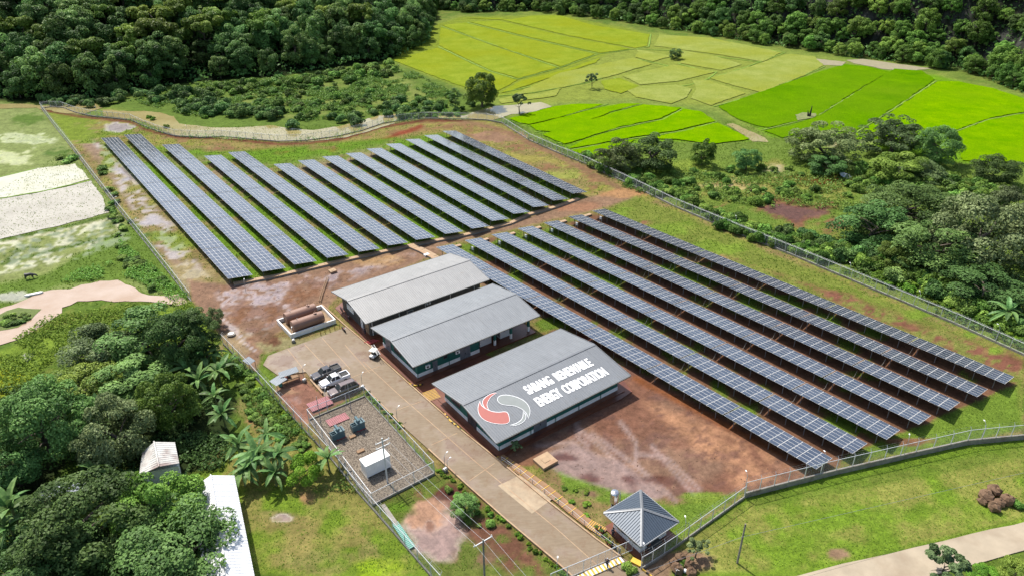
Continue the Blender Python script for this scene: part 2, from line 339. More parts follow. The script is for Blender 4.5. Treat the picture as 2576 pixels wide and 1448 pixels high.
# lower field, red-brown
LW=[(1105,625),(1500,535),(2560,960),(2480,1060),(2200,1150),(2060,1190),(1600,930),(1350,790)]
poly(LW,(140,102,80),5,5,g=.1)
lay(sm(sd(PX,PY,LW),8)*sm(nx+nn*.6-.05+(1500-PX)/4000,.1),(120,145,52),1)
poly([(1500,535),(1600,495),(1700,530),(2576,905),(2576,1080),(2440,1100),(2300,1130),(2105,1175),(2120,1150),(2560,965),(2400,900),(1900,690)],(140,150,68),4,8,g=.9)
poly([(1850,650),(1990,690),(2576,905),(2576,955),(2380,880)],(146,98,80),10,14,g=.1)
lay(sm(sd(PX,PY,[(1850,650),(1990,690),(2576,905),(2576,955),(2380,880)]),6)*sm(nn+nd-.1,.1),(150,150,80),.6)
for e in ((2320,790,36,12),(1560,540,40,16),(1680,575,70,18),(1800,625,60,14),(2500,880,18,8),(2440,840,14,6)): ell(*e,(140,165,62),g=1)
ell(1630,560,20,6,(168,120,92),g=0); ell(1790,650,50,8,(175,140,100),g=0)
poly([(2130,1150),(2300,1075),(2560,970),(2576,1080),(2300,1128)],(128,155,58),8,10,g=1)
ell(2285,1110,40,9,(150,110,78),g=0)
# mud between building C and the near table
MD=[(1350,800),(1600,930),(2100,1195),(1880,1235),(1690,1262),(1560,1230),(1380,1140),(1300,1170),(1262,1140),(1560,985),(1380,830)]
poly(MD,(156,122,100),4,6,g=0,wt=.1)
lay(sm(sd(PX,PY,MD),8)*sm(nx+.05,.15),(144,102,82)); lay(sm(sd(PX,PY,[(1620,1010),(1900,1110),(2050,1190),(1860,1225),(1740,1120)]),20)*sm(nn+.12,.14),(200,150,115),0,0)
lay(sm(sd(PX,PY,MD),8)*sm(nd+nn*.7-.1,.08)*.7,(125,88,76),0,.3)
poly([(1350,1150),(1440,1110),(1560,1160),(1690,1240),(1640,1262),(1520,1230),(1420,1200)],(168,140,128),8,9,g=0,wt=1)
for P in ([(1460,1080),(1520,1130),(1580,1190),(1660,1250)],[(1490,1090),(1560,1140),(1640,1200),(1700,1260)],[(1560,1060),(1600,1110),(1600,1160),(1650,1230)],[(1640,1120),(1700,1190),(1745,1240)],[(1350,1120),(1440,1110),(1500,1170)],[(1450,1060),(1455,1100),(1480,1120)],[(1600,1140),(1680,1150),(1760,1230)]): line(P,5.0,(186,158,148),6,5,op=.65,g=0,wt=1)
for e in ((1480,1205,60,16),(1640,1205,50,20),(1420,1150,40,10)): ell(*e,(118,78,66),g=0)
line([(1600,950),(1840,1075),(2060,1190)],7,(150,92,55),6,8,g=0)
poly([(1400,1180),(1560,1235),(1690,1268),(1860,1238),(1880,1230),(1700,1340),(1600,1270),(1520,1265),(1420,1240)],(128,155,60),5,8,g=1)
ell(1480,1240,50,14,(150,120,95),g=.1); ell(1300,1150,60,20,(150,108,82),g=0); ell(1750,1250,60,12,(150,172,68),g=1)
ell(1375,810,30,16,(115,140,50),g=1); ell(1395,850,24,14,(120,75,58),g=0)
poly([(1040,985),(1100,950),(1110,975),(1060,1000)],(120,105,85),4,3,g=0)
# strip left of drive, transformer yard surroundings
poly([(630,905),(700,880),(770,935),(770,1000),(780,1090),(700,1000)],(165,132,104),5,6,g=.15)
poly([(655,890),(700,880),(690,1000),(640,960)],(125,150,60),8,10,g=1)
poly([(690,985),(760,940),(835,1015),(915,975),(780,1060),(740,1060)],(158,112,92),4,6,g=0,wt=.2); ell(745,1010,28,16,(178,158,158),g=0,wt=1); ell(725,985,30,8,(190,150,118),g=0)
poly([(780,1050),(915,990),(930,1000),(1100,1180),(940,1275),(800,1080)],(110,140,50),4,3,g=1)
poly([(940,1275),(1095,1190),(1180,1225),(1390,1415),(1437,1448),(1085,1448),(990,1340)],(120,130,62),5,8,g=1)
lay(sm(sd(PX,PY,[(1040,1240),(1095,1200),(1190,1235),(1350,1390),(1370,1448),(1290,1448),(1150,1330)]),14)*sm(nn+nd*.5+.05,.12),(132,92,74),.1)
ell(1085,1335,66,56,(178,148,138),g=0,wt=1,amp=1.2); ell(1070,1300,40,34,(195,150,120),g=0,wt=.3); ell(1080,1320,14,16,(150,105,80),g=0,wt=1); ell(1130,1235,34,14,(110,72,60),g=0); ell(1230,1400,50,26,(140,112,88),g=.2)
ell(1000,1275,30,14,(120,155,50)); ell(1020,1440,60,20,(120,160,55))
# outside, lower left
poly([(480,1190),(560,1150),(640,1060),(560,862),(690,990),(780,1098),(900,1240),(990,1340),(1085,1448),(480,1448)],(132,158,52),6,10,g=1)
for e in ((700,1300,44,16),(780,1400,100,40),(880,1330,60,14),(760,1340,40,18),(620,1020,30,26),(930,1380,26,40)): ell(*e,(158,145,92),op=.8,g=.7)
for e in ((660,1060,30,20),(770,1250,16,14)): ell(*e,(180,140,100),g=0)
ell(712,1300,18,8,(165,140,130),g=0,wt=1); ell(950,1440,60,30,(160,190,45),g=1); ell(850,1280,60,12,(125,160,45),g=1)
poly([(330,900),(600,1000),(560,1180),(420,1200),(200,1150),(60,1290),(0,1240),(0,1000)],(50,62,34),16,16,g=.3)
poly([(0,880),(60,860),(330,800),(480,760),(560,862),(330,830),(140,900),(60,980),(0,1010)],(140,165,62),6,8,g=1); ell(20,960,50,40,(175,180,45)); ell(70,900,14,10,(190,185,180),wt=1,g=0)
# outside right, lower: lawn beside the road
poly([(1640,1430),(1700,1350),(1880,1246),(2100,1180),(2300,1142),(2430,1112),(2576,1098),(2576,1320),(2300,1372),(2100,1425),(2020,1448),(1640,1448)],(134,165,52),4,5,g=1)
lay(sm(sd(PX,PY,[(1700,1360),(1890,1256),(2576,1120),(2576,1300),(2050,1430),(1720,1440)]),10)*sm(nx+nn*.8-.01,.14)*.7,(172,162,92),.6); lay(sm(sd(PX,PY,[(480,1190),(640,1060),(780,1098),(1085,1448),(480,1448)]),10)*sm(nn*.9-nx+.0,.14)*.8,(165,150,90),.5)
lay(sm(sd(PX,PY,[(1880,1250),(2576,1110),(2576,1150),(1900,1280)]),6)*.6,(112,140,48),1)
for e in ((2110,1390,24,12),(1720,1410,50,18),(1650,1425,40,16)): ell(*e,(165,135,108),g=.1)
# left fields
poly([(-60,250),(100,268),(175,372),(300,530),(440,720),(480,758),(430,770),(300,700),(0,760),(-60,760)],(150,165,95),4,4,g=.8)
poly([(-60,262),(95,275),(150,330),(205,405),(90,425),(-60,452)],(152,165,100),5,8,g=.6)
ell(70,350,50,10,(205,215,150),wt=1,g=.2); ell(75,300,40,10,(110,138,62),g=1); ell(160,395,40,12,(100,130,60),g=1); ell(30,400,50,14,(205,212,140),wt=.8,g=.2)
poly([(-60,612),(290,545),(330,600),(330,650),(120,690),(-60,720)],(152,162,98),4,6,g=.4)
lay(sm(sd(PX,PY,[(-60,612),(290,545),(330,600),(200,650),(-60,700)]),6)*sm(nd+nn*.4,.08),(205,205,165),0,.7)
lay(sm(sd(PX,PY,[(-60,612),(290,545),(330,600),(200,650),(-60,700)]),6)*sm(nd-nn*.6-.12,.08),(105,125,62),.8)
for P in ([(0,604),(160,572),(285,538)],[(0,665),(150,625),(300,590)]): line(P,3.5,(100,125,55),2,2,g=1)
line([(0,613),(150,580),(300,545),(295,575)],1.5,(215,210,175),2,2)
poly([(250,610),(340,560),(480,750),(430,740),(330,700),(150,712),(-40,770),(-40,720),(120,690)],(118,145,62),6,8,g=1)
ell(30,745,60,10,(190,190,160),wt=1,g=.2); ell(370,590,30,12,(105,130,58))
for P in ([(560,745),(620,800),(660,850),(700,905)],[(572,742),(634,797),(672,845),(712,900)],[(640,735),(760,712),(880,690),(1030,645)],[(645,743),(765,720),(885,698),(1035,652)],[(700,780),(790,745),(830,715)],[(1380,860),(1560,1000),(1800,1150)],[(1370,872),(1548,1010),(1780,1165)]): line(P,1.3,(134,98,76),2,2,op=.7,g=0)
# attributes -> mesh
def gridmesh(name,X,Y,Z,cols,extra=None):
    nr,nc=X.shape; me=bpy.data.meshes.new(name); v=np.stack([X,Y,Z],-1).reshape(-1,3)
    idx=np.arange(nr*nc).reshape(nr,nc); q=np.stack([idx[:-1,:-1],idx[:-1,1:],idx[1:,1:],idx[1:,:-1]],-1).reshape(-1,4)
    me.vertices.add(len(v)); me.vertices.foreach_set('co',v.ravel()); me.loops.add(q.size); me.loops.foreach_set('vertex_index',q.ravel())
    me.polygons.add(len(q)); me.polygons.foreach_set('loop_start',np.arange(len(q))*4); me.polygons.foreach_set('use_smooth',np.ones(len(q),bool)); me.update(calc_edges=True)
    a=me.color_attributes.new('soil','FLOAT_COLOR','POINT'); a.data.foreach_set('color',np.concatenate([cols.reshape(-1,3),np.ones((nr*nc,1))],1).ravel())
    for k,e in (extra or {}).items(): t=me.attributes.new(k,'FLOAT','POINT'); t.data.foreach_set('value',e.ravel().astype(np.float32))
    return me
m,n,b=newmat('soil_and_grass'); M_['ground']=m
at=N(n,'ShaderNodeAttribute',attribute_name='soil'); aw=N(n,'ShaderNodeAttribute',attribute_name='wet'); ag=N(n,'ShaderNodeAttribute',attribute_name='grass')
t1=noise(n,.9,6,rough=.75); t2=noise(n,.22,5); t3=noise(n,3.5,4)
hs=N(n,'ShaderNodeHueSaturation'); n.links.new(at.outputs['Color'],hs.inputs['Color'])
r1=ramp(n,t1.outputs[0],.25,.75,(.55,.55,.55,1),(1.5,1.5,1.5,1)); r2=ramp(n,t2.outputs[0],.3,.7,(.78,.78,.78,1),(1.2,1.2,1.2,1))
o1=mixc(n,1.,at.outputs['Color'],r1.outputs[0],'MULTIPLY'); o2=mixc(n,1.,o1,r2.outputs[0],'MULTIPLY')
g1=ramp(n,t3.outputs[0],.42,.62); gm=N(n,'ShaderNodeMath',operation='MULTIPLY'); n.links.new(g1.outputs[0],gm.inputs[0]); n.links.new(ag.outputs['Fac'],gm.inputs[1])
gm2=N(n,'ShaderNodeMath',operation='MULTIPLY'); n.links.new(gm.outputs[0],gm2.inputs[0]); gm2.inputs[1].default_value=.45
o3=mixc(n,gm2.outputs[0],o2,(.045,.085,.012)); n.links.new(o3,b.inputs[0])
mr=N(n,'ShaderNodeMapRange'); n.links.new(aw.outputs['Fac'],mr.inputs[0]); mr.inputs[3].default_value=.95; mr.inputs[4].default_value=.16; n.links.new(mr.outputs[0],b.inputs['Roughness'])
ms_=N(n,'ShaderNodeMapRange'); n.links.new(aw.outputs['Fac'],ms_.inputs[0]); ms_.inputs[3].default_value=.05; ms_.inputs[4].default_value=.5; n.links.new(ms_.outputs[0],b.inputs['Specular IOR Level'])
mb=N(n,'ShaderNodeMapRange'); n.links.new(aw.outputs['Fac'],mb.inputs[0]); mb.inputs[3].default_value=.55; mb.inputs[4].default_value=.05
bu=N(n,'ShaderNodeBump'); n.links.new(mb.outputs[0],bu.inputs['Strength']); bu.inputs['Distance'].default_value=.35; n.links.new(t1.outputs[0],bu.inputs['Height']); n.links.new(bu.outputs[0],b.inputs['Normal'])
Zg=Zg+np.where(Zg<.01,(nn*.12+nd*.06)*np.clip(1-wet,0,1)*(.25+.75*grass)-.06,0)
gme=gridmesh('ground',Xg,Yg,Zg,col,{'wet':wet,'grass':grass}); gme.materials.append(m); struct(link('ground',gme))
from mathutils.kdtree import KDTree
def samp(arr,x,y):
    i=np.clip((np.log(np.asarray(y)/44)/math.log(1000/44)*(NR-1)).round().astype(int),0,NR-1)
    j=np.clip(((np.asarray(x)/(np.asarray(y)*.86+26)+1)/2*(NC-1)).round().astype(int),0,NC-1); return arr[i,j]
# sheets lying on the ground, outline given in photograph coordinates, edges roughened
def sheet(name,P,mt,z=.05,rough=0.,thick=0.,step=1.5):
    W=[Vector(G(*p)) for p in P]; out=[]
    for i in range(len(W)):
        a,b=W[i],W[(i+1)%len(W)]; k=max(1,int((b-a).length/step)) if rough else 1
        for j in range(k):
            p=a.lerp(b,j/k)
            if rough: p=p+Vector((random.uniform(-1,1),random.uniform(-1,1)))*rough*.5+Vector((vn(np.array(p.x/4),np.array(p.y/4))-.5,vn(np.array(p.x/4+9),np.array(p.y/4))-.5))*rough*2
            out.append(p)
    if thick: m=MB().prism([(p.x,p.y) for p in out],z-thick,z)
    else: m=MB().poly([(p.x,p.y,z) for p in out])
    me=m.mesh(name,mt); bm=bmesh.new(); bm.from_mesh(me); bmesh.ops.triangulate(bm,faces=[f for f in bm.faces if len(f.verts)>4]); 
    for f in bm.faces:
        if not thick and f.normal.z<0: f.normal_flip()
    bm.to_mesh(me); bm.free(); return link(name,me)
def watermat(name,c,c2,rough=.12,sc=.15,blot=None,low=.5):
    m,n,b=newmat(name); t=noise(n,sc,4); o=ramp(n,t.outputs[0],.35,.65,c+(1,),c2+(1,)).outputs[0]
    if blot:
        t2=noise(n,1.3,6,rough=.75); o=mixc(n,ramp(n,t2.outputs[0],low,low+.12).outputs[0],o,blot)
    n.links.new(o,b.inputs[0]); b.inputs['Roughness'].default_value=rough; b.inputs['Specular IOR Level'].default_value=.5
    bump(n,b,noise(n,2.,3).outputs[0],.06,.05); M_[name]=m
watermat('river_water',ph(208,194,134),ph(192,176,116)); watermat('pond_water',ph(236,210,186),ph(216,184,152))
watermat('paddy_water_a',ph(236,230,190),ph(250,247,225),.2,.1,ph(200,195,150),.62); watermat('paddy_water_b',ph(205,196,175),ph(228,220,200),.3,.1,ph(158,146,112),.55)  # pale water colours have the sky glare on the paddies painted in
RIV=[(260,276),(330,281),(362,280),(402,283),(436,294),(452,312),(520,320),(600,322),(680,316),(720,323),(790,327),(850,318),(900,306),(955,291),(1010,286),(1100,292),(1170,292),(1200,280),(1240,268),(1300,264),(1362,258),(1392,268),(1340,282),(1290,288),(1240,303),(1160,302),(1070,300),(1010,306),(950,324),(870,346),(780,356),(700,358),(560,348),(440,341),(405,330),(370,310),(335,300),(260,292)]
struct(sheet('river',RIV,'river_water',.05,.5)); struct(sheet('river',[(-60,262),(60,262),(110,266),(240,262),(258,272),(205,289),(150,284),(90,272),(-60,275)],'river_water',.05,.5))
POND=[(-40,880),(-40,790),(30,766),(90,742),(130,728),(170,727),(200,716),(245,710),(296,704),(330,718),(375,742),(410,746),(450,738),(478,762),(440,768),(395,761),(316,758),(245,757),(200,757),(154,775),(151,788),(116,812),(80,838),(45,855),(0,870)]
struct(sheet('pond',POND,'pond_water',.05,.5)); 
struct(sheet('pond_bank',[(-30,802),(45,776),(80,780),(100,781),(80,802),(45,822),(-30,842)],mat('bank_grass',ph(120,140,60),.9,.3,2,bmp=.4),.09,.6))
struct(sheet('flooded_paddy',[(-60,505),(-60,462),(0,446),(92,424),(188,413),(212,430),(226,452),(110,480),(0,498)],'paddy_water_a',.05,.4))
struct(sheet('flooded_paddy',[(-60,520),(0,501),(110,483),(228,456),(250,485),(276,534),(150,568),(0,602),(-60,612)],'paddy_water_b',.05,.4))
struct(sheet('puddle',[(1828,313),(1845,311),(1922,345),(1935,357),(1893,357),(1870,340)],'river_water',.05,.4))
struct(sheet('puddle',[(2050,148),(2130,156),(2118,166),(2072,164)],mat('pale_mud',ph(195,185,150),.5,.15,.5),.05,.6)); struct(sheet('mud_track',[(2128,152),(2170,149),(2290,166),(2345,173),(2290,178),(2225,175),(2150,160)],'pale_mud' if 'pale_mud' in M_ else bpy.data.materials['pale_mud'],.06,.6))
# rice fields
def ricemat(name,c,c2,c3,sc=.35):
    m,n,b=newmat(name); t=noise(n,sc,6,rough=.7); t2=noise(n,sc*.2,3); t3=noise(n,2.8,5,rough=.8)
    o=ramp(n,t.outputs[0],.32,.68,c+(1,),c2+(1,)).outputs[0]; o=mixc(n,ramp(n,t2.outputs[0],.4,.7).outputs[0],o,c3)
    o=mixc(n,1.,o,ramp(n,t3.outputs[0],.3,.7,(.60,.62,.60,1),(1.3,1.27,1.3,1)).outputs[0],'MULTIPLY')
    n.links.new(o,b.inputs[0]); b.inputs['Roughness'].default_value=.95; b.inputs['Specular IOR Level'].default_value=.0; bump(n,b,t3.outputs[0],.8,.4); M_[name]=m
ricemat('ripe_rice',ph(150,175,48),ph(182,198,68),ph(170,182,44),.12); ricemat('pale_rice',ph(165,182,82),ph(196,206,112),ph(176,186,70),.12)
ricemat('young_rice',ph(118,180,2),ph(160,208,4),ph(142,188,14),.13); ricemat('deep_rice',ph(92,152,8),ph(132,186,6),ph(128,172,22),.08)
RZ=[.12]
def rice(P,mt): RZ[0]+=.006; return struct(sheet('rice_field',P,mt,RZ[0],.4,0,1.5))
rice([(986,152),(1103,121),(1225,180),(1300,202),(1255,229),(1225,236),(1145,212)],'ripe_rice'); rice([(1104,115),(1108,68),(1245,118),(1400,171),(1305,198),(1230,176)],'ripe_rice')
rice([(1112,64),(1170,58),(1330,98),(1496,137),(1412,168),(1260,120)],'ripe_rice'); rice([(1182,56),(1255,53),(1420,92),(1588,124),(1508,134),(1340,96)],'ripe_rice')
rice([(1165,46),(1240,46),(1285,50),(1340,40),(1410,40),(1490,64),(1634,87),(1628,116),(1598,122),(1430,90),(1262,50)],'ripe_rice')
rice([(1262,234),(1308,204),(1430,174),(1510,146),(1500,158),(1400,190),(1290,228)],'ripe_rice')
for P in ([(1660,88),(1790,96),(1965,133),(1920,156),(1820,140),(1705,124),(1645,116)],[(1716,128),(1800,142),(1868,163),(1812,178),(1712,160)],[(1986,136),(2050,144),(2072,166),(2010,196),(1912,233),(1845,216),(1786,198),(1900,164)],
 [(1698,164),(1800,182),(1704,205),(1612,214),(1566,192)],[(1742,203),(1780,203),(1876,235),(1788,266),(1737,248),(1752,226)],[(1568,222),(1700,214),(1740,225),(1728,244),(1690,262),(1602,246)],
 [(1410,184),(1592,146),(1640,162),(1550,189),(1440,216),(1330,236),(1290,240)],[(1255,250),(1300,240),(1360,238),(1412,222),(1400,242),(1330,252),(1258,262)],[(1605,126),(1690,142),(1640,156),(1598,145)]): rice(P,'pale_rice')
rice([(1512,205),(1560,198),(1608,218),(1560,236),(1520,226)],'ripe_rice')
rice([(1806,270),(1960,216),(2073,178),(2126,163),(2180,168),(2238,182),(2150,232),(2062,288),(2050,296),(1935,322),(1906,318),(1862,304)],'deep_rice')
rice([(2250,174),(2318,179),(2352,201),(2292,244),(2236,280),(2152,334),(2040,330),(1968,348),(1920,330),(1990,318),(2062,292),(2150,236)],'deep_rice')
rice([(2358,206),(2410,206),(2500,224),(2576,250),(2640,275),(2640,284),(2576,283),(2490,298),(2404,328),(2300,350),(2160,355),(1960,352),(2100,340),(2160,336),(2240,284),(2300,244)],'young_rice')
rice([(2410,332),(2490,302),(2576,288),(2640,288),(2640,420),(2576,412),(2520,410),(2418,405)],'young_rice')
for P in ([(1282,300),(1345,282),(1400,268),(1457,262),(1520,264),(1400,298),(1330,314),(1300,308)],[(1334,317),(1460,284),(1560,262),(1612,262),(1540,282),(1400,334),(1352,330)],[(1364,340),(1480,304),(1620,264),(1715,272),(1660,300),(1560,320),(1420,364)],[(1720,276),(1762,282),(1800,306),(1700,330),(1600,345),(1430,376),(1470,352),(1580,322),(1665,304)],[(1804,310),(1834,324),(1888,351),(1790,364),(1700,352),(1620,350),(1720,332)]): rice(P,'young_rice')
rice([(1438,380),(1560,356),(1600,352),(1560,378),(1522,392),(1474,394)],'young_rice')
# levees: low grassy banks
def levee(P,w=.5,h=.1):
    m=MB(); W=[G3(*p,h*.3) for p in P]; Q=[]
    for i in range(len(W)-1):
        k=max(1,int((W[i+1]-W[i]).length/3)); Q+=[W[i].lerp(W[i+1],j/k)+Vector((random.uniform(-.2,.2),random.uniform(-.2,.2),random.uniform(-.06,.06))) for j in range(k)]
    m.tube([(q.x,q.y,q.z*2.2) for q in Q+[W[-1]]],w*.9,6); m.v=[(a,b_,c*.3) for a,b_,c in m.v]; return struct(link('levee',m.mesh('levee',M_['levee'],True)))
M_['levee']=mat('levee_grass',ph(150,190,52),.9,.35,1.5,bmp=.5)
for P in ([(1103,118),(1230,178),(1302,200),(1405,172)],[(1109,66),(1260,119),(1408,171),(1503,137)],[(1176,57),(1335,97),(1508,136),(1598,124)],[(1255,242),(1340,234),(1480,208),(1590,172),(1600,148),(1680,166),(1655,174)],[(1600,124),(1700,128),(1820,145),(1925,158)],[(1638,86),(1632,118),(1600,124)],
 [(1790,100),(1975,133),(1880,168),(1735,214),(1590,232)],[(1705,160),(1755,174),(1803,182),(1780,200)],[(2075,168),(1912,236),(1795,269)],[(1545,196),(1600,218)],[(2242,182),(2150,236),(2055,292)],[(2356,204),(2236,282),(2150,336),(2110,352)],[(1915,328),(2050,296)],[(1300,312),(1420,292),(1530,262)],[(1345,334),(1500,290),(1616,262)],[(1400,362),(1560,322),(1670,300),(1715,275)],[(1430,378),(1600,348),(1730,328),(1804,307)],[(2406,330),(2490,300),(2576,285)],[(1270,232),(1420,200),(1560,160)]): levee(P)
levee([(0,500),(110,481),(228,454)],.45); levee([(-40,455),(40,436),(92,424)],.4)
# ------------------------------------------------ solar tables
pv=MB(); pv.box(-.5,-.5,-.035,.5,.5,0,0)
def pvmesh():     # one unit panel: raised aluminium rim, glass 4 mm lower
    m=MB(); w=.021; u=.030
    m.box(-.5,-.5,-.03,.5,.5,-.004,2)
    for (a,b,c,d) in ((-.5,-.5,.5,-.5+u),(-.5,.5-u,.5,.5),(-.5,-.5+u,-.5+w,.5-u),(.5-w,-.5+u,.5,.5-u)): m.quad((a,b,.004),(c,b,.004),(c,d,.004),(a,d,.004),0)
    m.quad((-.5+w,-.5+u,0),(.5-w,-.5+u,0),(.5-w,.5-u,0),(-.5+w,.5-u,0),1); return m.mesh('solar_panel',['frame','solar','back'],fix=False)
PV=pvmesh(); HI,LO=2.05,1.25; M_['dsteel']=mat('shade_darkened_steel',(.16,.16,.16),.6,.15,3)  # leg and rail steel darkened in colour to deepen the shade under tables
legH=MB().box(-.05,-.05,0,.05,.05,HI-.12).mesh('leg','dsteel'); legL=MB().box(-.05,-.05,0,.05,.05,LO-.02).mesh('leg','dsteel')
NTH=['first','second','third','fourth','fifth','sixth','seventh','eighth','ninth','tenth','eleventh','twelfth','thirteenth','fourteenth']
def solar_table(A,B,wd,label,group):
    # A..B is the high edge on the ground plan; the panels slope down to the right of it
    d=(B-A); L=d.length; d.normalize(); ang=math.atan2(d.y,d.x)
    t=thing('solar_table',label,'solar table',(A.x,A.y,0),ang,group)
    tl=math.asin((HI-LO)/wd); cw=L/10; rw=wd/5; ct,st=math.cos(tl),math.sin(tl)
    for i in range(10):
        for j in range(5):
            s=(j+.5)*rw
            o=link('solar_panel',PV,t,((i+.5)*cw,s*ct,HI-s*st),0,(cw-.022,rw-.012,1)); o.rotation_euler=(-tl+random.uniform(-.006,.006),random.uniform(-.006,.006),0)
    m=MB()
    for s in (.5,1.7,3.2,4.5):
        y=s*ct*wd/5; z=HI-s*st*wd/5-.09; m.cbox(L/2,y,z,L-.1,.07,.07)
    xs=[L*(k+.5)/5 for k in range(5)]
    for x in xs:
        T=Matrix.Translation((x,wd*ct/2,(HI+LO)/2-.17))@Matrix.Rotation(-tl,4,'X'); m.cbox(0,0,0,.08,wd*.8,.09,0,T)
    part(m,'rails','dsteel',t)
    for x in xs:
        link('leg',legH,t,(x,.65,0),0,(1,1,.97)); link('leg',legL,t,(x,wd*ct-.75,0),0,(1,1,.99))
    return t
UF=[(254,347.3),(311.5,339),(407.4,364.3),(513,392.3),(573.6,383.3),(688,413.2),(749.3,404.1),(810.5,394.2),(869.3,385.9),(922.1,374.4),(970.6,362.5),(1019.7,350.9),(1066.7,340.4),(1112.7,329.9)]
UN=[(574,701),(660.1,682.9),(740.4,665.1),(822.9,648.3),(903.6,633),(977.2,617.2),(1047.4,603.2),(1120.1,588.4),(1187.8,575.1),(1238.3,555.8),(1292.5,537.9),(1342.8,521.1),(1392.1,504.3),(1440.4,486.8)]
UC=[7,7,6,5,5]+[4]*9
LF=[(1096.4,621.6),(1168.7,604.5),(1236.3,590.1),(1302,574.4),(1367.5,560.2),(1429.6,544.8),(1489.7,530.2)]
LN=[(2053.4,1179.1),(2144.8,1140),(2230.5,1104.5),(2311.5,1066.8),(2386.4,1031.7),(2458.7,997.5),(2528,965)]
def row(f,nr,cnt,rowname,last,wd):
    A=G3(*f,HI); B=G3(*nr,HI); A.z=B.z=0; gap=.22; L=(B-A).length; d=(B-A)/L; s=(L+gap)/cnt
    for k in range(cnt):
        pos=('at the far end' if k==0 else ('at the near end' if k==cnt-1 else NTH[k]+' from far end'))
        solar_table(A+d*k*s,A+d*(k*s+s-gap),wd,'solar panel table '+pos+' of the '+rowname,'tables of solar panels in long rows')
for i in range(14):
    rn=('leftmost row of the upper field' if i==0 else 'rightmost row of the upper field' if i==13 else NTH[i]+' upper field row from the left')
    row(UF[i],UN[i],UC[i],rn,0,5.35)
for i in range(7):
    rn=('lower field row nearest the buildings' if i==0 else 'lower field row nearest the right fence' if i==6 else NTH[i]+' lower field row from the buildings')
    row(LF[i],LN[i],6,rn,0,4.95)
# inverter boxes below the far ends, conduits crossing the aisles
for i,(f,nr) in enumerate(zip(LF[1:],LN[1:])):
    A=G3(*f,HI); B=G3(*nr,HI); A.z=B.z=0; d=(B-A).normalized(); p=A+d*3.2
    o=part(MB().box(-.3,-.15,.75,.3,.15,1.45,0).box(-.35,-.02,0,-.3,.02,1.5,1).box(.3,-.02,0,.35,.02,1.5,1),'inverter_box',['whitem','galv'],None,loc=(p.x,p.y,0),rz=math.atan2(d.y,d.x))
    tag(o,'white inverter box under the far end of the '+NTH[i+1]+' lower field row','inverter','inverter boxes below the panel rows')
for i in range(6):
    for k in range(1,6):
        A=G3(*LF[i],HI).lerp(G3(*LN[i],HI),k/6+.012); B=G3(*LF[i+1],HI).lerp(G3(*LN[i+1],HI),k/6+.010); n_=(B-A).normalized()
        o=part(MB().tube([A+n_*4.3-Vector((0,0,1.0)),A+n_*5.2-Vector((0,0,1.75)),B-n_*.2-Vector((0,0,1.75)),B+n_*.3-Vector((0,0,.6))],.04,5),'cable_conduit','curb',None)
        tag(o,'pale cable pipe crossing the aisle between two rows of the lower field','pipe','cable pipes crossing the aisles')
# ------------------------------------------------ cable trenches covered with slabs
def trench(P,wd,label,n_):
    t=thing('cable_trench',label,'cable trench'); W=[Vector(G(*p)) for p in P]; m=MB(); slab=MB().box(-.5,-.5,0,.5,.5,.08).mesh('cover_slab','cream')
    for i in range(len(W)-1):
        a,b=W[i],W[i+1]; L=(b-a).length; d=(b-a)/L; an=math.atan2(d.y,d.x); T=Matrix.Translation((a.x,a.y,0))@Matrix.Rotation(an,4,'Z')
        m.box(0,-wd/2-.12,-.05,L,-wd/2,.34,0,T); m.box(0,wd/2,-.05,L,wd/2+.12,.34,0,T)
        k=max(1,round(L/n_))
        for j in range(k):
            c=a+d*L*(j+.5)/k; o=link('cover_slab',slab,t,(c.x,c.y,.30+random.uniform(0,.03)),an+random.uniform(-.01,.01),(L/k-.05,wd+.2,1))
    part(m,'trench_wall','curb',t); return t
trench([(588,716),(700,695),(850,660),(1040,618),(1170,593),(1285,563),(1330,541),(1395,523),(1455,501)],1.0,'long concrete trench with cream cover slabs below the upper solar field',1.6)
trench([(1118,628),(1160,619)],.8,'short slab covered trench behind the first lower field row',1.2)
for i,P in enumerate(([(1196,613),(1228,603)],[(1262,598),(1295,588)],[(1328,582),(1360,573)],[(1392,566),(1424,557)],[(1456,550),(1486,541)])): trench(P,.8,'slab covered trench piece ending at the far end of the '+NTH[i+2]+' lower field row',1.2)
trench([(1034,620),(1062,632),(1092,648),(1105,660)],1.7,'wide slab crossing leading from the long trench to the pale roofed building',1.0)
def slabthing(px,py,dx,dy,h,rz,label,mt='cream',nm='concrete_slab',cat='slab'):
    g=G(px,py); o=part(MB().box(-dx/2,-dy/2,0,dx/2,dy/2,h).box(-dx*.2,-dy*.2,h,dx*.2,dy*.2,h+.06),nm,mt,None,loc=(g[0],g[1],0),rz=rz); return tag(o,label,cat)
slabthing(1372,1161,2.8,2.6,.45,TH,'square concrete tank cover on the mud beside the grey logo roof building')
slabthing(837,684,1.5,1.5,.5,TH,'small pale concrete pit beside the long trench above the brown tanks')
slabthing(1073,643,1.2,.9,.4,TH,'small white concrete cover beside the wide slab crossing','white')
slabthing(1196,700,1.6,1.0,.4,TH,'white concrete block behind the middle building','white')
slabthing(1232,706,1.6,1.2,.3,TH,'cream concrete pad beside the near end of the pale roof','cream')
t=thing('manhole',"round white manhole cover on a low ring beside the left fence",'manhole',G3(582,842)); part(MB().tube([(0,0,-.05),(0,0,.3)],.8,20),'ring','curb',t); part(MB().tube([(0,0,.3),(0,0,.42)],.5,20),'lid','white',t)
o=part(MB().tube([G3(806,757,.3),G3(812,735,.3),G3(826,697,.3)],.1,6).tube([G3(802,756,.3),G3(808,735,.3),G3(822,697,.3)],.1,6),'pipeline','wood',None); tag(o,'pair of brown pipes running from the tank enclosure to the small pit','pipe')
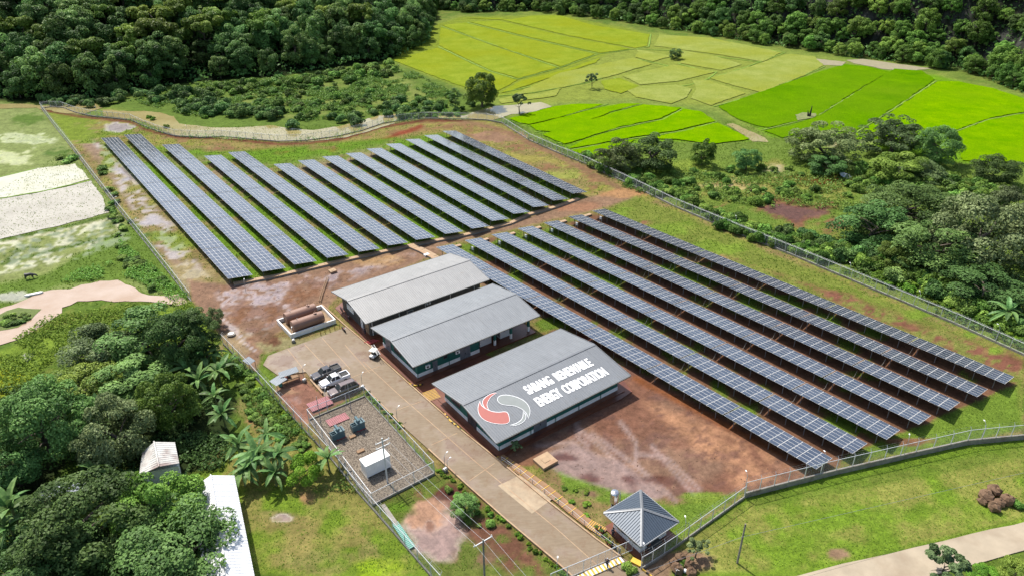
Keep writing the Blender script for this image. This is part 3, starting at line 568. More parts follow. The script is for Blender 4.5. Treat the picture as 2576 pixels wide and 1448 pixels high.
# ------------------------------------------------ concrete yard and drive
YARD=[(675,895),(723,877),(809,846.5),(858,828),(870,822),(931,872),(955,898),(1030,967),(1080,1010),(1158,1080),(1240,1146),(1365.5,1250.6),(1496,1353.8),(1567,1404),(1700,1480),(1560,1560),(1470,1475),(1437,1448),(1397,1411),(1273,1307),(1175,1220),(1078,1130),(1017,1075),(918,976),(829.5,1013),(807,985),(769.5,935.7),(700,945),(662,918)]
m,n,b=newmat('wet_brown_concrete'); M_['yard']=m
tc=N(n,'ShaderNodeTexCoord'); mp=N(n,'ShaderNodeMapping'); n.links.new(tc.outputs['Object'],mp.inputs[0]); mp.inputs['Rotation'].default_value=(0,0,-TH); mp.inputs['Scale'].default_value=(.9,5,1)
ta=noise(n,.8,5,vec=mp.outputs[0]); tb=noise(n,.16,5); tcx=noise(n,.7,6,rough=.7)
o=ramp(n,ta.outputs[0],.3,.7,ph(152,130,102)+(1,),ph(172,150,120)+(1,)).outputs[0]
o=mixc(n,ramp(n,tb.outputs[0],.52,.64).outputs[0],o,ph(172,148,128)); o=mixc(n,ramp(n,tcx.outputs[0],.5,.75).outputs[0],o,ph(148,116,84))
n.links.new(o,b.inputs[0]); r=ramp(n,tb.outputs[0],.48,.64,(.7,.7,.7,1),(.22,.22,.22,1)); n.links.new(r.outputs[0],b.inputs['Roughness']); bump(n,b,ta.outputs[0],.25,.04)
yard=struct(sheet('concrete_yard',YARD,'yard',.12,0,.2))
struct(sheet('pale_concrete_patch',[(1253,1222),(1308,1195),(1400,1248),(1338,1292)],mat('pale_new_concrete',ph(215,190,155),.7,.25,.8,dirt=ph(180,145,110)),.125))
# slab joints
j=MB()
def jl(a,b,w=.05,mt=0):
    A=Vector(G(*a)); B=Vector(G(*b)); d=(B-A).normalized(); q=Vector((-d.y,d.x))*w; j.quad((*(A-q),.13),(*(B-q),.13),(*(B+q),.13),(*(A+q),.13),mt)
for a,b in (((723,877),(769,936)),((766,866),(822,925)),((810,850),(880,928)),((868,868),(930,938)),((914,910),(1000,990)),((1000,990),(1200,1165)),((1200,1165),(1400,1330)),((1400,1330),(1500,1420)),((872,955),(955,922)),((990,1035),(1060,1010)),((1085,1120),(1150,1090)),((1180,1210),(1245,1165))): jl(a,b)
struct(part(j,'slab_joints','cream',None))
# kerbs
def ribbon(P,w,h,z=0): 
    m=MB(); W=[Vector(G(*p)) for p in P]
    for i in range(len(W)-1):
        a,b=W[i],W[i+1]; d=(b-a); L=d.length; T=Matrix.Translation((a.x,a.y,0))@Matrix.Rotation(math.atan2(d.y,d.x),4,'Z'); m.box(0,-w/2,z,L+.003*i,w/2,h,0,T)
    return m
struct(part(ribbon([(811,768),(872,823),(931,872.5),(955,898.5),(1030,967.5),(1080,1011),(1158,1081),(1240,1147),(1365,1251),(1496,1354),(1560,1400)],.22,.30),'kerb','cream',None))
struct(part(ribbon([(1078,1131),(1175,1221),(1273,1308),(1397,1412),(1440,1451)],.2,.32),'kerb','cream',None))
struct(part(ribbon([(918,976),(1017,1076)],.18,.3),'kerb','cream',None))
o=part(ribbon([(781.5,957),(812,992)],.28,.42),'wheel_stop','cream',None); tag(o,'long pale concrete wheel stop in front of the parked pickups','wheel stop')
struct(sheet('floor_apron',[(843,775),(862,760),(1255,905),(1340,870),(1475,835),(1590,985),(1560,1005),(1262,1150),(1235,1140),(1080,1005),(940,880)],'floor',.10,0,.15))
# bottom right road
RP=[(1990,1452),(2120,1418),(2300,1378),(2440,1344),(2600,1306),(2760,1270),(2760,1330),(2620,1372),(2480,1410),(2330,1452),(2200,1490),(2100,1500)]
struct(sheet('country_road',RP,mat('pale_road_concrete',ph(218,200,172),.85,.14,.35,bmp=.2,dirt=ph(180,158,130)),.10,.1,.2,3.))
# ------------------------------------------------ corrugated roofs and buildings
def sheetrib(p00,p10,p01,p11,pitch=.42,h=.04,th=.03):
    """ribbed sheet: u along the eave (p00->p10), v down the slope (p00->p01)"""
    m=MB(); p00,p10,p01,p11=[Vector(p) for p in (p00,p10,p01,p11)]; nv=(p10-p00).cross(p01-p00).normalized(); nv=nv if nv.z>0 else -nv
    L=max((p10-p00).length,(p11-p01).length); k=max(2,int(L/pitch)); pr=[(0,0),(.62,0),(.72,1),(.9,1),(1,0)]
    T=[((i+a)/k,b*h) for i in range(k) for a,b in pr[:-1]]+[(1,0)]
    for (a,ha),(c,hc) in zip(T[:-1],T[1:]): m.quad(p00.lerp(p10,a)+nv*ha,p01.lerp(p11,a)+nv*ha,p01.lerp(p11,c)+nv*hc,p00.lerp(p10,c)+nv*hc)
    m.quad(p00-nv*th,p10-nv*th,p11-nv*th,p01-nv*th); return m
def gable(name,label,corner,L,W,he,rise,ovL,ovW,roof,base,up,lowh=.95,cat='building',skip=None):
    """local frame: x along the ridge, y to the back; origin = front left wall corner on the ground"""
    t=thing(name,label,cat,corner,TH); z0=he; zr=he+rise; yb=W
    E0,E1=-ovL,L+ovL; yf,yk=-ovW,W+ovW; ym=W/2; sl=rise/(W/2+ovW)
    part(sheetrib((E0,ym,zr),(E1,ym,zr),(E0,yf,z0),(E1,yf,z0)),'roof_sheet',roof,t)
    part(sheetrib((E0,ym,zr),(E1,ym,zr),(E0,yk,z0),(E1,yk,z0)),'roof_sheet',roof,t)
    rc=MB()
    for s in (-1,1): rc.quad((E0-.05,ym,zr+.1),(E1+.05,ym,zr+.1),(E1+.05,ym+s*.4,zr+.1-.4*sl),(E0-.05,ym+s*.4,zr+.1-.4*sl))
    part(rc,'ridge_cap',roof,t)
    fs=MB()
    for x in (E0,E1):
        for a,bz in (((yf,z0),(ym,zr)),((ym,zr),(yk,z0))):
            dx=.06 if x>0 else -.06
            fs.poly([(x,a[0],a[1]+.09),(x+dx,a[0],a[1]+.09),(x+dx,bz[0],bz[1]+.09),(x,bz[0],bz[1]+.09)]); fs.poly([(x+dx,a[0],a[1]-.16),(x+dx,bz[0],bz[1]-.16),(x+dx,bz[0],bz[1]+.09),(x+dx,a[0],a[1]+.09)])
    part(fs,'fascia','steel',t)
    g=MB()
    for y in (yf-.08,yk+.08): g.box(E0,y-.08,z0-.14,E1,y+.08,z0+.0)
    part(g,'gutter','dgrey',t)
    part(MB().box(-.9,-1.0,0,L+.9,W+.9,.22),'plinth','floor',t)
    Lw=skip or L; zt=z0+ovW*sl-.05
    if base: part(MB().box(-.03,-.03,.2,Lw+.03,W+.03,lowh),'lower_wall',base,t)
    P=[(.02,lowh),(W-.02,lowh),(W-.02,zt),(W/2,zr-.06),(.02,zt)]
    part(MB().prism(P,.02,Lw-.02,0,'x'),'upper_wall',up,t)
    return t
def win(t,x,z,w_,h,side='f',n_=4,W=0,frame='dgrey',pane='glass',cur=False):
    f=MB(); p=0
    def B(m,x0,z0,x1,z1,d0,d1,k=0):
        if side=='f': m.box(x0,-d1,z0,x1,-d0,z1,k)
        elif side=='l': m.box(-d1,x0,z0,-d0,x1,z1,k)
        else: m.box(W+d0,x0,z0,W+d1,x1,z1,k)
    B(f,x-.06,z-.06,x+w_+.06,z,0,.09); B(f,x-.06,z+h,x+w_+.06,z+h+.06,0,.09); B(f,x-.06,z,x,z+h,0,.09); B(f,x+w_,z,x+w_+.06,z+h,0,.09)
    for i in range(1,n_): B(f,x+w_*i/n_-.03,z,x+w_*i/n_+.03,z+h,0,.085)
    o=part(f,'window',frame,t)
    for i in range(n_):
        q=MB(); B(q,x+w_*i/n_+.031,z+.001,x+w_*(i+1)/n_-.031,z+h-.001,.01,.04); part(q,'pane',('curtain' if cur and i%2==0 else pane),o)
def door(t,x,w_,h,side='f',mt='zinc',W=0):
    m=MB()
    for k in range(2 if w_>1.3 else 1):
        ww=w_/(2 if w_>1.3 else 1)
        a=x+k*ww
        if side=='f': m.box(a+.02,-.07,.23,a+ww-.02,0,.23+h)
        else: m.box(-.07,a+.02,.23,0,a+ww-.02,.23+h)
    o=part(m,'door',mt,t); hm=MB(); 
    if side=='f': hm.box(x+w_*.47,-.12,1.2,x+w_*.53,-.07,1.4)
    else: hm.box(-.12,x+w_*.47,1.2,-.07,x+w_*.53,1.4)
    part(hm,'handle','black',o)
def downpipe(t,x,y,z,h,mt='white',s=-1):
    part(MB().tube([(x,y+s*1.35,z),(x,y+s*.75,z-.35),(x,y+s*.14,z-.5),(x,y+s*.14,h)],.07,6),'downpipe',mt,t)
def aircon(t,x,z,y=-.5):
    m=MB().box(x,y,z,x+.85,y+.35,z+.65); m.tube([(x+.35,y-.02,z+.33),(x+.35,y-.001,z+.33)],.24,12,1); part(m,'air_conditioner_unit',['white','dgrey'],t)
# C: logo building
def locate(eul,eur,ell_,he,ovW):   # from the roof corners (photo) to wall corner, lengths
    a=G3(*eul,he); b=G3(*eur,he); c=G3(*ell_,he); L=((b-a)@D1); W=((c-a)@D2); return a,L,W
aC,LC,WC=locate((1087,963.7),(1408.6,825.5),(1242.8,1116.3),3.5,1.4)
OVL,OVW=1.45,1.45
def corner(a,L,W): p=a+D2*(W-OVW)+D1*OVL; return (p.x,p.y,0)
bC=gable('office_building','long green and white building with logo and company lettering on its grey roof',corner(aC,LC,WC),LC-2*OVL,WC-2*OVW,3.5,1.45,OVL,OVW,'roofC','white','green')
lc,wc=LC-2*OVL,WC-2*OVW
for x in (6.2,11.3,16.3,21.2): part(MB().tube([(x,-.14,3.7),(x,-.14,.2)],.06,6),'downpipe','green',bC)
part(MB().tube([(.0,-.14,3.7),(0,-.14,.2)],.06,6),'downpipe','green',bC)
win(bC,2.0,1.5,1.9,1.15,n_=4); door(bC,6.8,2.7,2.5)
for x in (12.8,17.6,21.9): win(bC,x,1.75,2.2,1.0,n_=5,cur=True,frame='dgrey')
win(bC,10.8,1.5,2.6,1.2,'l',5,cur=False); door(bC,6.0,2.6,2.6,'l','glass'); win(bC,2.0,1.5,2.5,1.2,'l',4)
aB,LB,WB=locate((933,823.8),(1237.9,713),(1040,922),4.0,1.4)
bB=gable('equipment_building','green and white building with plain grey roof and open bay, in the middle',corner(aB,LB,WB),LB-2*OVL,WB-2*OVW,4.0,1.3,OVL,OVW,'roofB','white','green',skip=13.3)
lb,wb=LB-2*OVL,WB-2*OVW
door(bB,3.2,1.0,2.1); door(bB,9.0,2.3,2.5); aircon(bB,1.6,1.7); aircon(bB,7.9,2.2); win(bB,5.6,2.0,.6,.5,n_=1); win(bB,.9,1.5,2.6,1.3,'l',3,frame='dgrey'); win(bB,6.0,1.5,2.2,1.4,'l',4); door(bB,wb-3.4,2.2,2.5,'l')
part(MB().tube([(6.6,-.14,3.7),(6.6,-.14,.2)],.06,6),'downpipe','green',bB); part(MB().tube([(0,-.14,3.7),(0,-.14,.2)],.06,6),'downpipe','green',bB)
for x in (17.0,20.8,lb-.1):
    c=part(MB().box(x-.22,-.0,1.35,x+.22,.4,3.75,0).box(x-.2,.02,.2,x+.2,.38,1.35,1),'column',['green','white'],bB)
for x in (17.0,20.8,lb-.1): part(MB().box(x-.2,wb-.4,.2,x+.2,wb,3.75),'column','green',bB)
part(MB().box(13.4,wb-.2,.2,lb,wb,4.05),'back_wall','white',bB)
for x,y in ((14.3,1.2),(19.0,1.2)):
    m=MB().box(x,y,.25,x+2.6,y+2.6,2.3,0)
    for k in range(3): m.box(x-.03,y+.15+k*.82,.6,x-.001,y+.85+k*.82,1.9,1)
    o=part(m,'battery_cabinet',['whitem','steel'],None,loc=bB.location,rz=TH); tag(o,'white metal power cabinet in the open bay, '+('beside the solid wall' if x<15 else 'near the far column'),'cabinet','white cabinets in the open bay')
aA,LA,WA=locate((833.4,733),(1131.5,636.7),(921,813),4.3,1.4)
bA=gable('generator_building','dark grey walled building with the palest roof, farthest of three',corner(aA,LA,WA),LA-2*OVL,WA-2*OVW,4.3,1.5,OVL,OVW,'roofA','dgrey','dgrey')
la,wa=LA-2*OVL,WA-2*OVW
for k in range(5): downpipe(bA,.4+k*(la-2)/4.,0,4.35,.3)
aircon(bA,12.5,2.9); door(bA,3.2,1.0,2.2,'l','white'); door(bA,.6,1.6,2.8,'l','cream'); win(bA,7.2,1.7,3.0,1.1,'l',1,pane='white',frame='white'); door(bA,4.6,1.0,2.2,'l','dgrey')
part(MB().box(8.0,-.3,2.3,9.4,-.02,2.36).box(8.0,-.3,2.9,9.4,-.25,2.95).box(8.0,-.3,2.3,8.05,-.25,2.95).box(9.35,-.3,2.3,9.4,-.25,2.95),'wall_bracket','white',bA)
# lettering and emblem on the near slope of roof C, traced on the slope itself
z0_=3.5; pa=aC+D2*WC; pr=aC+D2*(WC/2)+Vector((0,0,1.45)); nC=(pr-pa).cross(D1).normalized(); nC=nC if nC.z>0 else -nC
def onroof(x,y,off=.075):
    px,py=z3(x,y); a=G3(px,py,0); o=Vector((0,0,CH)); d=(a-o); p0=pa+nC*off; t_=(p0-o).dot(nC)/d.dot(nC); return o+d*t_
invC=(Matrix.Translation(bC.location)@Matrix.Rotation(TH,4,'Z')).inverted()
def rp(pts,mt,off,nm,k=None):
    P=[invC@onroof(x,y,off) for x,y in pts]; me=MB().poly(P).mesh(nm,mt,fix=False); bm=bmesh.new(); bm.from_mesh(me); bmesh.ops.triangulate(bm,faces=bm.faces); bm.to_mesh(me); bm.free(); return link(nm,me,bC)
def smooth(P,k=3):
    for _ in range(k):
        Q=[]
        for i in range(len(P)):
            a=P[i];b=P[(i+1)%len(P)]; sharp=len(a)>2; sb=len(b)>2
            Q.append((a[0],a[1],1) if sharp else (a[0]*.75+b[0]*.25,a[1]*.75+b[1]*.25))
            if not sb: Q.append((a[0]*.25+b[0]*.75,a[1]*.25+b[1]*.75)) 
        P=Q
    return [(p[0],p[1]) for p in P]
M_['lred']=mat('emblem_red',ph(222,128,115),.5,.06,1); M_['lgrey']=mat('emblem_grey',ph(178,184,180),.5,.06,1); M_['lwhite']=mat('lettering_white',(.95,.95,.95),.4,.02,1)
EM=[([(608,810,1),(588,862),(590,920),(622,975),(690,1012),(770,1028),(850,1030),(884,1015),(888,990),(876,930),(850,912),(780,922),(715,912),(655,885),(612,850)],'lred'),
    ([(768,733,1),(720,738),(668,768),(632,806),(634,842),(655,880),(690,894,1),(668,856),(680,812),(715,762)],'lred'),
    ([(768,798),(790,762),(860,752),(955,772),(1035,812),(1078,868),(1085,920),(1070,976,1),(1050,920),(1000,880),(930,852),(860,850),(800,838)],'lgrey'),
    ([(1018,908,1),(1046,950),(1040,992),(1000,1025),(940,1046),(898,1044,1),(960,1024),(1005,992),(1022,950)],'lgrey')]
for k,(P,c) in enumerate(EM):
    P=smooth(P,2); cx=sum(p[0] for p in P)/len(P); cy=sum(p[1] for p in P)/len(P)
    Q=[]
    n_=len(P); ar=sum(P[i][0]*P[(i+1)%n_][1]-P[(i+1)%n_][0]*P[i][1] for i in range(n_)); sg=1 if ar>0 else -1
    for i in range(n_):
        a=P[i-1]; b=P[(i+1)%n_]; dx,dy=b[0]-a[0],b[1]-a[1]; l=math.hypot(dx,dy)+1e-6; Q.append((P[i][0]+sg*dy/l*3.6,P[i][1]-sg*dx/l*3.6))
    rp(Q,'lwhite',.075,'emblem_outline'); rp(P,c,.082,'emblem_shape')
def letters(txt,a,b,hgt):    # a,b: start and end of the baseline; hgt: point above the start at cap height
    A_=onroof(*a);B_=onroof(*b);H_=onroof(*hgt); ex=(B_-A_).normalized(); ey=nC.cross(ex).normalized(); hh=(H_-A_).dot(ey); sx=hgt
    cu=bpy.data.curves.new('t','FONT'); cu.body=txt; cu.size=1; cu.offset=.02; cu.space_character=1.0; cu.resolution_u=3
    to=bpy.data.objects.new('t',cu); COL.objects.link(to); bpy.context.view_layer.update(); me=bpy.data.meshes.new_from_object(to); bpy.data.objects.remove(to)
    xs=[v.co.x for v in me.vertices]; ys=[v.co.y for v in me.vertices]; W_=max(xs)-min(xs); Hh=max(ys)-min(ys); L_=(B_-A_).length; x0,y0=min(xs),min(ys)
    base=[(v.co.x,v.co.y) for v in me.vertices]; fc=[tuple(p.vertices) for p in me.polygons]; V=[];F=[]
    for k,(ox,oy) in enumerate(((-.06,0),(-.03,0),(0,0),(.03,0),(.06,0))):
        n0=len(V); V+=[invC@(A_+ex*((a-x0)/W_*L_+ox)+ey*((b_-y0)/Hh*hh+oy)+nC*.003*k) for a,b_ in base]; F+=[tuple(i+n0 for i in f) for f in fc]
    me=bpy.data.meshes.new('lettering'); me.from_pydata([tuple(v) for v in V],[],F)
    me.name='lettering'; me.materials.clear(); me.materials.append(M_['lwhite']); link('lettering',me,bC)
letters('SABANG  RENEWABLE',(1082,752),(1697,470),(1024,672)); letters('ENERGY  CORPORATION',(1190,868),(1842,558),(1126,784))
# ------------------------------------------------ fences
m,n,b=newmat('chain_link'); M_['mesh']=m
b.inputs['Base Color'].default_value=(.5,.52,.53,1); b.inputs['Roughness'].default_value=.45
tc=N(n,'ShaderNodeTexCoord'); sp=N(n,'ShaderNodeSeparateXYZ'); n.links.new(tc.outputs['UV'],sp.inputs[0]); ls=[]
for sgn in (1,-1):
    a=N(n,'ShaderNodeMath',operation='MULTIPLY_ADD'); n.links.new(sp.outputs[1],a.inputs[0]); a.inputs[1].default_value=sgn; n.links.new(sp.outputs[0],a.inputs[2])
    c=N(n,'ShaderNodeMath',operation='MULTIPLY'); n.links.new(a.outputs[0],c.inputs[0]); c.inputs[1].default_value=11.
    f=N(n,'ShaderNodeMath',operation='FRACT'); n.links.new(c.outputs[0],f.inputs[0]); g=N(n,'ShaderNodeMath',operation='LESS_THAN'); n.links.new(f.outputs[0],g.inputs[0]); g.inputs[1].default_value=.085; ls.append(g.outputs[0])
mx=N(n,'ShaderNodeMath',operation='MAXIMUM'); n.links.new(ls[0],mx.inputs[0]); n.links.new(ls[1],mx.inputs[1])
tr=N(n,'ShaderNodeBsdfTransparent'); ms=N(n,'ShaderNodeMixShader'); n.links.new(mx.outputs[0],ms.inputs[0]); n.links.new(tr.outputs[0],ms.inputs[1]); n.links.new(b.outputs[0],ms.inputs[2]); n.links.new(ms.outputs[0],n.nodes['Material Output'].inputs[0])
def meshpanel(L,h,zb):
    me=bpy.data.meshes.new('mesh_panel'); me.from_pydata([(0,0,zb),(L,0,zb),(L,0,zb+h),(0,0,zb+h)],[],[(0,1,2,3)]); uv=me.uv_layers.new(name='UVMap')
    for k,c in enumerate(((0,0),(L,0),(L,h),(0,h))): uv.data[k].uv=c
    me.materials.append(M_['mesh']); return me
def resample(P,step,close=False):
    W=[Vector(G(*p)) for p in P]; 
    if close: W.append(W[0])
    out=[]
    for i in range(len(W)-1):
        a,b=W[i],W[i+1]; k=max(1,round((b-a).length/step)); out+=[a.lerp(b,j/k) for j in range(k)]
    return out+[W[-1]]
def fence(P,label,step=2.9,h=2.0,curb=.35,arm=.45,side=1,close=False,postmesh=None,thick=.16,skip=()):
    W=resample(P,step,close); t=thing('chain_link_fence',label,'fence'); pm=MB()
    pm.box(-.045,-.045,0,.045,.045,curb+h); 
    if arm: pm.tube([(0,0,curb+h),(0,side*.32,curb+h+arm)],.03,5)
    pm=pm.mesh('post','galv'); bs=MB().box(-.16,-.16,0,.16,.16,curb+.12).mesh('post_base','white')
    cb=MB(); rl=MB(); rb_=MB(); bw=MB(); lens={}
    for i in range(len(W)-1):
        a,b=W[i],W[i+1]; d=b-a; L=d.length; an=math.atan2(d.y,d.x); T=Matrix.Translation((a.x,a.y,0))@Matrix.Rotation(an,4,'Z')
        link('post',pm,t,(a.x,a.y,0),an)
        if thick: cb.box(0,-thick/2,-.4,L,thick/2,curb,0,T)
        if i in skip: continue
        rl.tube([(a.x,a.y,curb+h),(b.x,b.y,curb+h)],.045,5); rb_.tube([(a.x,a.y,curb+.1),(b.x,b.y,curb+.1)],.02,4)
        if arm:
            q=Vector((-d.y,d.x))/L*side
            for f in (.45,1.): bw.tube([(a.x+q.x*.32*f,a.y+q.y*.32*f,curb+h+arm*f),(b.x+q.x*.32*f,b.y+q.y*.32*f,curb+h+arm*f)],.008,3,cap=False)
        link('mesh_panel',meshpanel(L-.09,h-.12,curb+.1),t,(a.x+d.x/L*.045,a.y+d.y/L*.045,0),an)
    b=W[-1]; link('post',pm,t,(b.x,b.y,0),an)
    if thick: part(cb,'curb','curb',t)
    part(rl,'top_rail','galv',t); part(rb_,'bottom_rail','galv',t)
    if arm: part(bw,'barbed_wire','steel',t)
    return t
fence([(104,274),(140,322),(180,372),(240,452),(300,530),(370,617),(430,693),(482,760)],'long chain link fence beside the flooded fields on the left',2.9)
fence([(562,866),(620,926),(690,1002),(780,1098),(835,1157),(900,1238),(990,1340),(1085,1450),(1110,1478)],'chain link fence between the banana plants and the transformer yard',2.9)
fence([(104,274),(128,270),(160,272),(190,284),(230,293),(330,303),(360,317),(400,332),(440,343),(500,347),(560,345),(640,352),(700,357),(770,355),(850,344),(910,330),(965,311),(1020,303),(1070,299),(1120,300),(1180,301),(1225,303),(1262,310)],'curving chain link fence along the khaki river at the back',2.9,side=-1)
fence([(1262,310),(1330,353),(1400,384),(1470,412),(1585,466),(1700,522),(1850,585),(2000,646),(2200,730),(2400,814),(2576,894),(2680,940)],'long straight chain link fence below the hedge on the right',2.9,side=-1)
fence([(2700,1092),(2576,1103),(2500,1110),(2430,1117),(2300,1146),(2100,1192),(1980,1222),(1872,1250)],'chain link fence on a stained concrete wall between lawn and panels',2.8,side=-1,curb=.9,thick=.25)
fence([(1872,1252),(1820,1289),(1760,1332),(1700,1376),(1640,1416),(1612,1432)],'short chain link fence stretch behind the guard house',2.6,side=-1)
# transformer yard
TY=[(777.4,1057.6),(917.3,998.5),(1093,1191.5),(937.8,1271)]
GRV=mat('gravel',ph(150,135,120),.95,.35,1.0,bmp=.8)
m,n,b=newmat('grey_gravel'); v=N(n,'ShaderNodeTexVoronoi'); v.inputs['Scale'].default_value=9.; tc=N(n,'ShaderNodeTexCoord'); n.links.new(tc.outputs['Object'],v.inputs[0])
rr=N(n,'ShaderNodeSeparateColor'); n.links.new(v.outputs['Color'],rr.inputs[0]); o=ramp(n,rr.outputs[0],.1,.9,ph(105,90,76)+(1,),ph(205,188,165)+(1,)).outputs[0]
n.links.new(o,b.inputs[0]); b.inputs['Roughness'].default_value=.9; bump(n,b,v.outputs['Distance'],.9,.15); M_['gravel']=m
struct(sheet('gravel_bed',TY,'gravel',.10))
fence(TY,'low chain link fence round the gravel transformer yard',3.0,h=2.1,curb=.32,arm=0,close=True)
# drive entrance gate
gt=thing('sliding_gate','galvanised sliding gate across the drive beside the guard house','gate')
a=Vector(G(1380,1470)); b=Vector(G(1467,1437)); c=Vector(G(1590,1384)); d=(c-b).normalized(); an=math.atan2(d.y,d.x); L=(c-b).length
m=MB()
for z in (.15,2.1): m.tube([(0,0,z),(L,0,z)],.045,5)
part(m,'gate_frame','galv',gt,loc=(b.x,b.y,0),rz=an); gb=MB().tube([(0,0,.15),(0,0,2.1)],.035,5).mesh('gate_bar','galv')
for k in range(8): p=b+d*L*k/7; link('gate_bar',gb,gt,(p.x,p.y,0))
link('mesh_panel',meshpanel(L,1.9,.15),gt,(b.x,b.y,0),an)
fence([(1385,1474),(1467,1440)],'short fence left of the drive gate at the bottom',2.4,arm=0)
# striped speed hump
hm=thing('speed_hump','yellow and white striped hump across the drive at the gate','speed hump'); A_=Vector(G(1566,1408)); B_=Vector(G(1440,1462)); k=26
sy=MB().box(-.5,-.5,0,.5,.5,.09).mesh('stripe','yellow'); sw=MB().box(-.5,-.5,0,.5,.5,.09).mesh('stripe','whitem'); an2=math.atan2((B_-A_).y,(B_-A_).x); LL=(B_-A_).length
for i in range(k): p=A_.lerp(B_,(i+.5)/k); link('stripe',sy if i%2 else sw,hm,(p.x,p.y,.12),an2,(LL/k-.01,.9,1))
# ------------------------------------------------ tanks in their white bund
bz=.95; bp=[G3(*z1(*q),bz) for q in ((305,370),(485,560),(1060,365),(880,180))]
t=thing('tank_enclosure','white walled basin holding the two brown tanks','enclosure')
cen=sum(bp,Vector())/4
for i in range(4):
    p,q=bp[i],bp[(i+1)%4]; d=q-p; T=Matrix.Translation((p.x,p.y,0))@Matrix.Rotation(math.atan2(d.y,d.x),4,'Z'); sg=1 if (T.inverted()@cen).y>0 else -1
    part(MB().box(0,min(0,sg*.25),0,d.length-(.25 if 1 else 0),max(0,sg*.25),bz,0,T),'wall','white',t)
P=[(p.x*.97+cen.x*.03,p.y*.97+cen.y*.03) for p in bp]; part(MB().prism(P,-.1,.14),'basin_floor',mat('ochre_floor',ph(175,140,95),.6,.3,1),t)
def tank(cx,cy,L,r,label):
    t=thing('fuel_tank',label,'tank',(cx,cy,0),TH,'brown tanks in the white enclosure'); z=r+.45; m=MB(); sg=28
    m.tube([(-L/2-.10,0,z),(-L/2,0,z),(L/2,0,z),(L/2+.10,0,z)],[r*.93,r,r,r*.93],sg); o=part(m,'shell','tank',t)
    for x in (-L*.3,L*.3): part(MB().box(x-.15,-r*.8,.12,x+.15,r*.8,.7),'saddle','curb',t)
    part(MB().tube([(L*.28,0,z+r),(L*.28,0,z+r+.15)],.32,14).tube([(L*.28,0,z+r+.15),(L*.28,0,z+r+.6)],.05,6),'manhole_cover','tank',t); part(MB().tube([(-L*.33,0,z+r-.02),(-L*.33,0,z+r+.28),(-L*.33+.18,0,z+r+.28)],.04,6),'vent_pipe','steel',t)
    for s in(-1,1): part(MB().tube([(s*L/4-.03,0,z),(s*L/4+.03,0,z)],r+.012,28),'weld_band','tank',t)
w1=G3(*z1(610,285),1.7); w2=G3(*z1(700,385),1.7)
tank(w1.x,w1.y,6.2,1.16,'brown cylindrical tank farther from the yard, against the back wall'); tank(w2.x,w2.y,6.2,1.16,'brown cylindrical tank nearer the concrete yard')
def bollard(px,py,i):
    g=G(px,py); m=MB()
    for k in range(5): m.tube([(0,0,k*.2),(0,0,k*.2+.2)],.065,8,k%2)
    o=part(m,'bollard',['black','yellow'],None,loc=(g[0],g[1],0)); tag(o,['first','second','third','fourth','fifth'][i]+' striped bollard from the left, beside the white tank wall','bollard','bollards beside the tank enclosure')
for i,q in enumerate(((870,562),(930,545),(990,525),(1052,505),(1115,485))): bollard(*z1(*q),i)
# ------------------------------------------------ guard house with hip roof
he=2.9; EV=[G3(1518.2,1288.5,he),G3(1612.9,1230.6,he),G3(1706.6,1311.7,he),G3(1614,1373.8,he)]
cg=sum(EV,Vector())/4; s1=((EV[3]-EV[0]).length+(EV[2]-EV[1]).length)/2; s2=((EV[1]-EV[0]).length+(EV[2]-EV[3]).length)/2
dd=(EV[2]-EV[3]).normalized(); ga=math.atan2(dd.y,dd.x)
gh=thing('guard_house','small square guard house with grey hip roof beside the gate','guard house',(cg.x,cg.y,0),ga)
hx,hy=s2/2,s1/2; zr=he+1.55; ap=(0,0,zr)
cs=[(-hx,-hy,he),(hx,-hy,he),(hx,hy,he),(-hx,hy,he)]
for i in range(4):
    a=Vector(cs[i]);b_=Vector(cs[(i+1)%4]); apv=Vector(ap); m=MB(); L=(b_-a).length; k=int(L/.34); nv=(b_-a).cross(apv-a).normalized()
    nv=nv if nv.z>0 else -nv
    def top(u): f=1-abs(2*u-1); return a.lerp(b_,u).lerp(a.lerp(b_,.5)+(apv-a.lerp(b_,.5)),0) if f<=0 else a.lerp(b_,u)+(apv-a.lerp(b_,.5))*f
    for j_ in range(k):
        u0,u1,u2,u3=j_/k,(j_+.78)/k,(j_+.84)/k,(j_+1)/k
        m.quad(a.lerp(b_,u0),a.lerp(b_,u1),top(u1),top(u0))
        m.quad(a.lerp(b_,u1)+nv*.0,a.lerp(b_,u2)+nv*.07,top(u2)+nv*.07,top(u1)); m.quad(a.lerp(b_,u2)+nv*.07,a.lerp(b_,u3),top(u3),top(u2)+nv*.07)
    part(m,'roof_sheet','roofG',gh)
    hp=MB(); T_=(apv-a).normalized(); sd_=T_.cross(Vector((0,0,1))).normalized(); 
    hp.quad(a+Vector((0,0,.10)),a+sd_*.2+Vector((0,0,.05)),apv+sd_*.2+Vector((0,0,.04)),apv+Vector((0,0,.12))); hp.quad(a+Vector((0,0,.10)),a-sd_*.2+Vector((0,0,.05)),apv-sd_*.2+Vector((0,0,.04)),apv+Vector((0,0,.12)))
    part(hp,'hip_cap','roofC',gh)
g=MB()
for x0,y0,x1,y1 in ((-hx,-hy-.1,hx,-hy),(-hx,hy,hx,hy+.1),(-hx-.1,-hy,-hx,hy),(hx,-hy,hx+.1,hy)): g.box(x0,y0,he-.16,x1,y1,he-.02)
part(g,'gutter','steel',gh); o_=1.0
part(MB().box(-hx+o_,-hy+o_,.0,hx-o_,hy-o_,.95),'lower_wall','white',gh); part(MB().box(-hx+o_+.02,-hy+o_+.02,.95,hx-o_-.02,hy-o_-.02,he+.1),'upper_wall','green',gh)
part(MB().box(-hx+.1,-hy+.1,-.1,hx-.1,hy-.1,.15),'floor_slab','floor',gh)
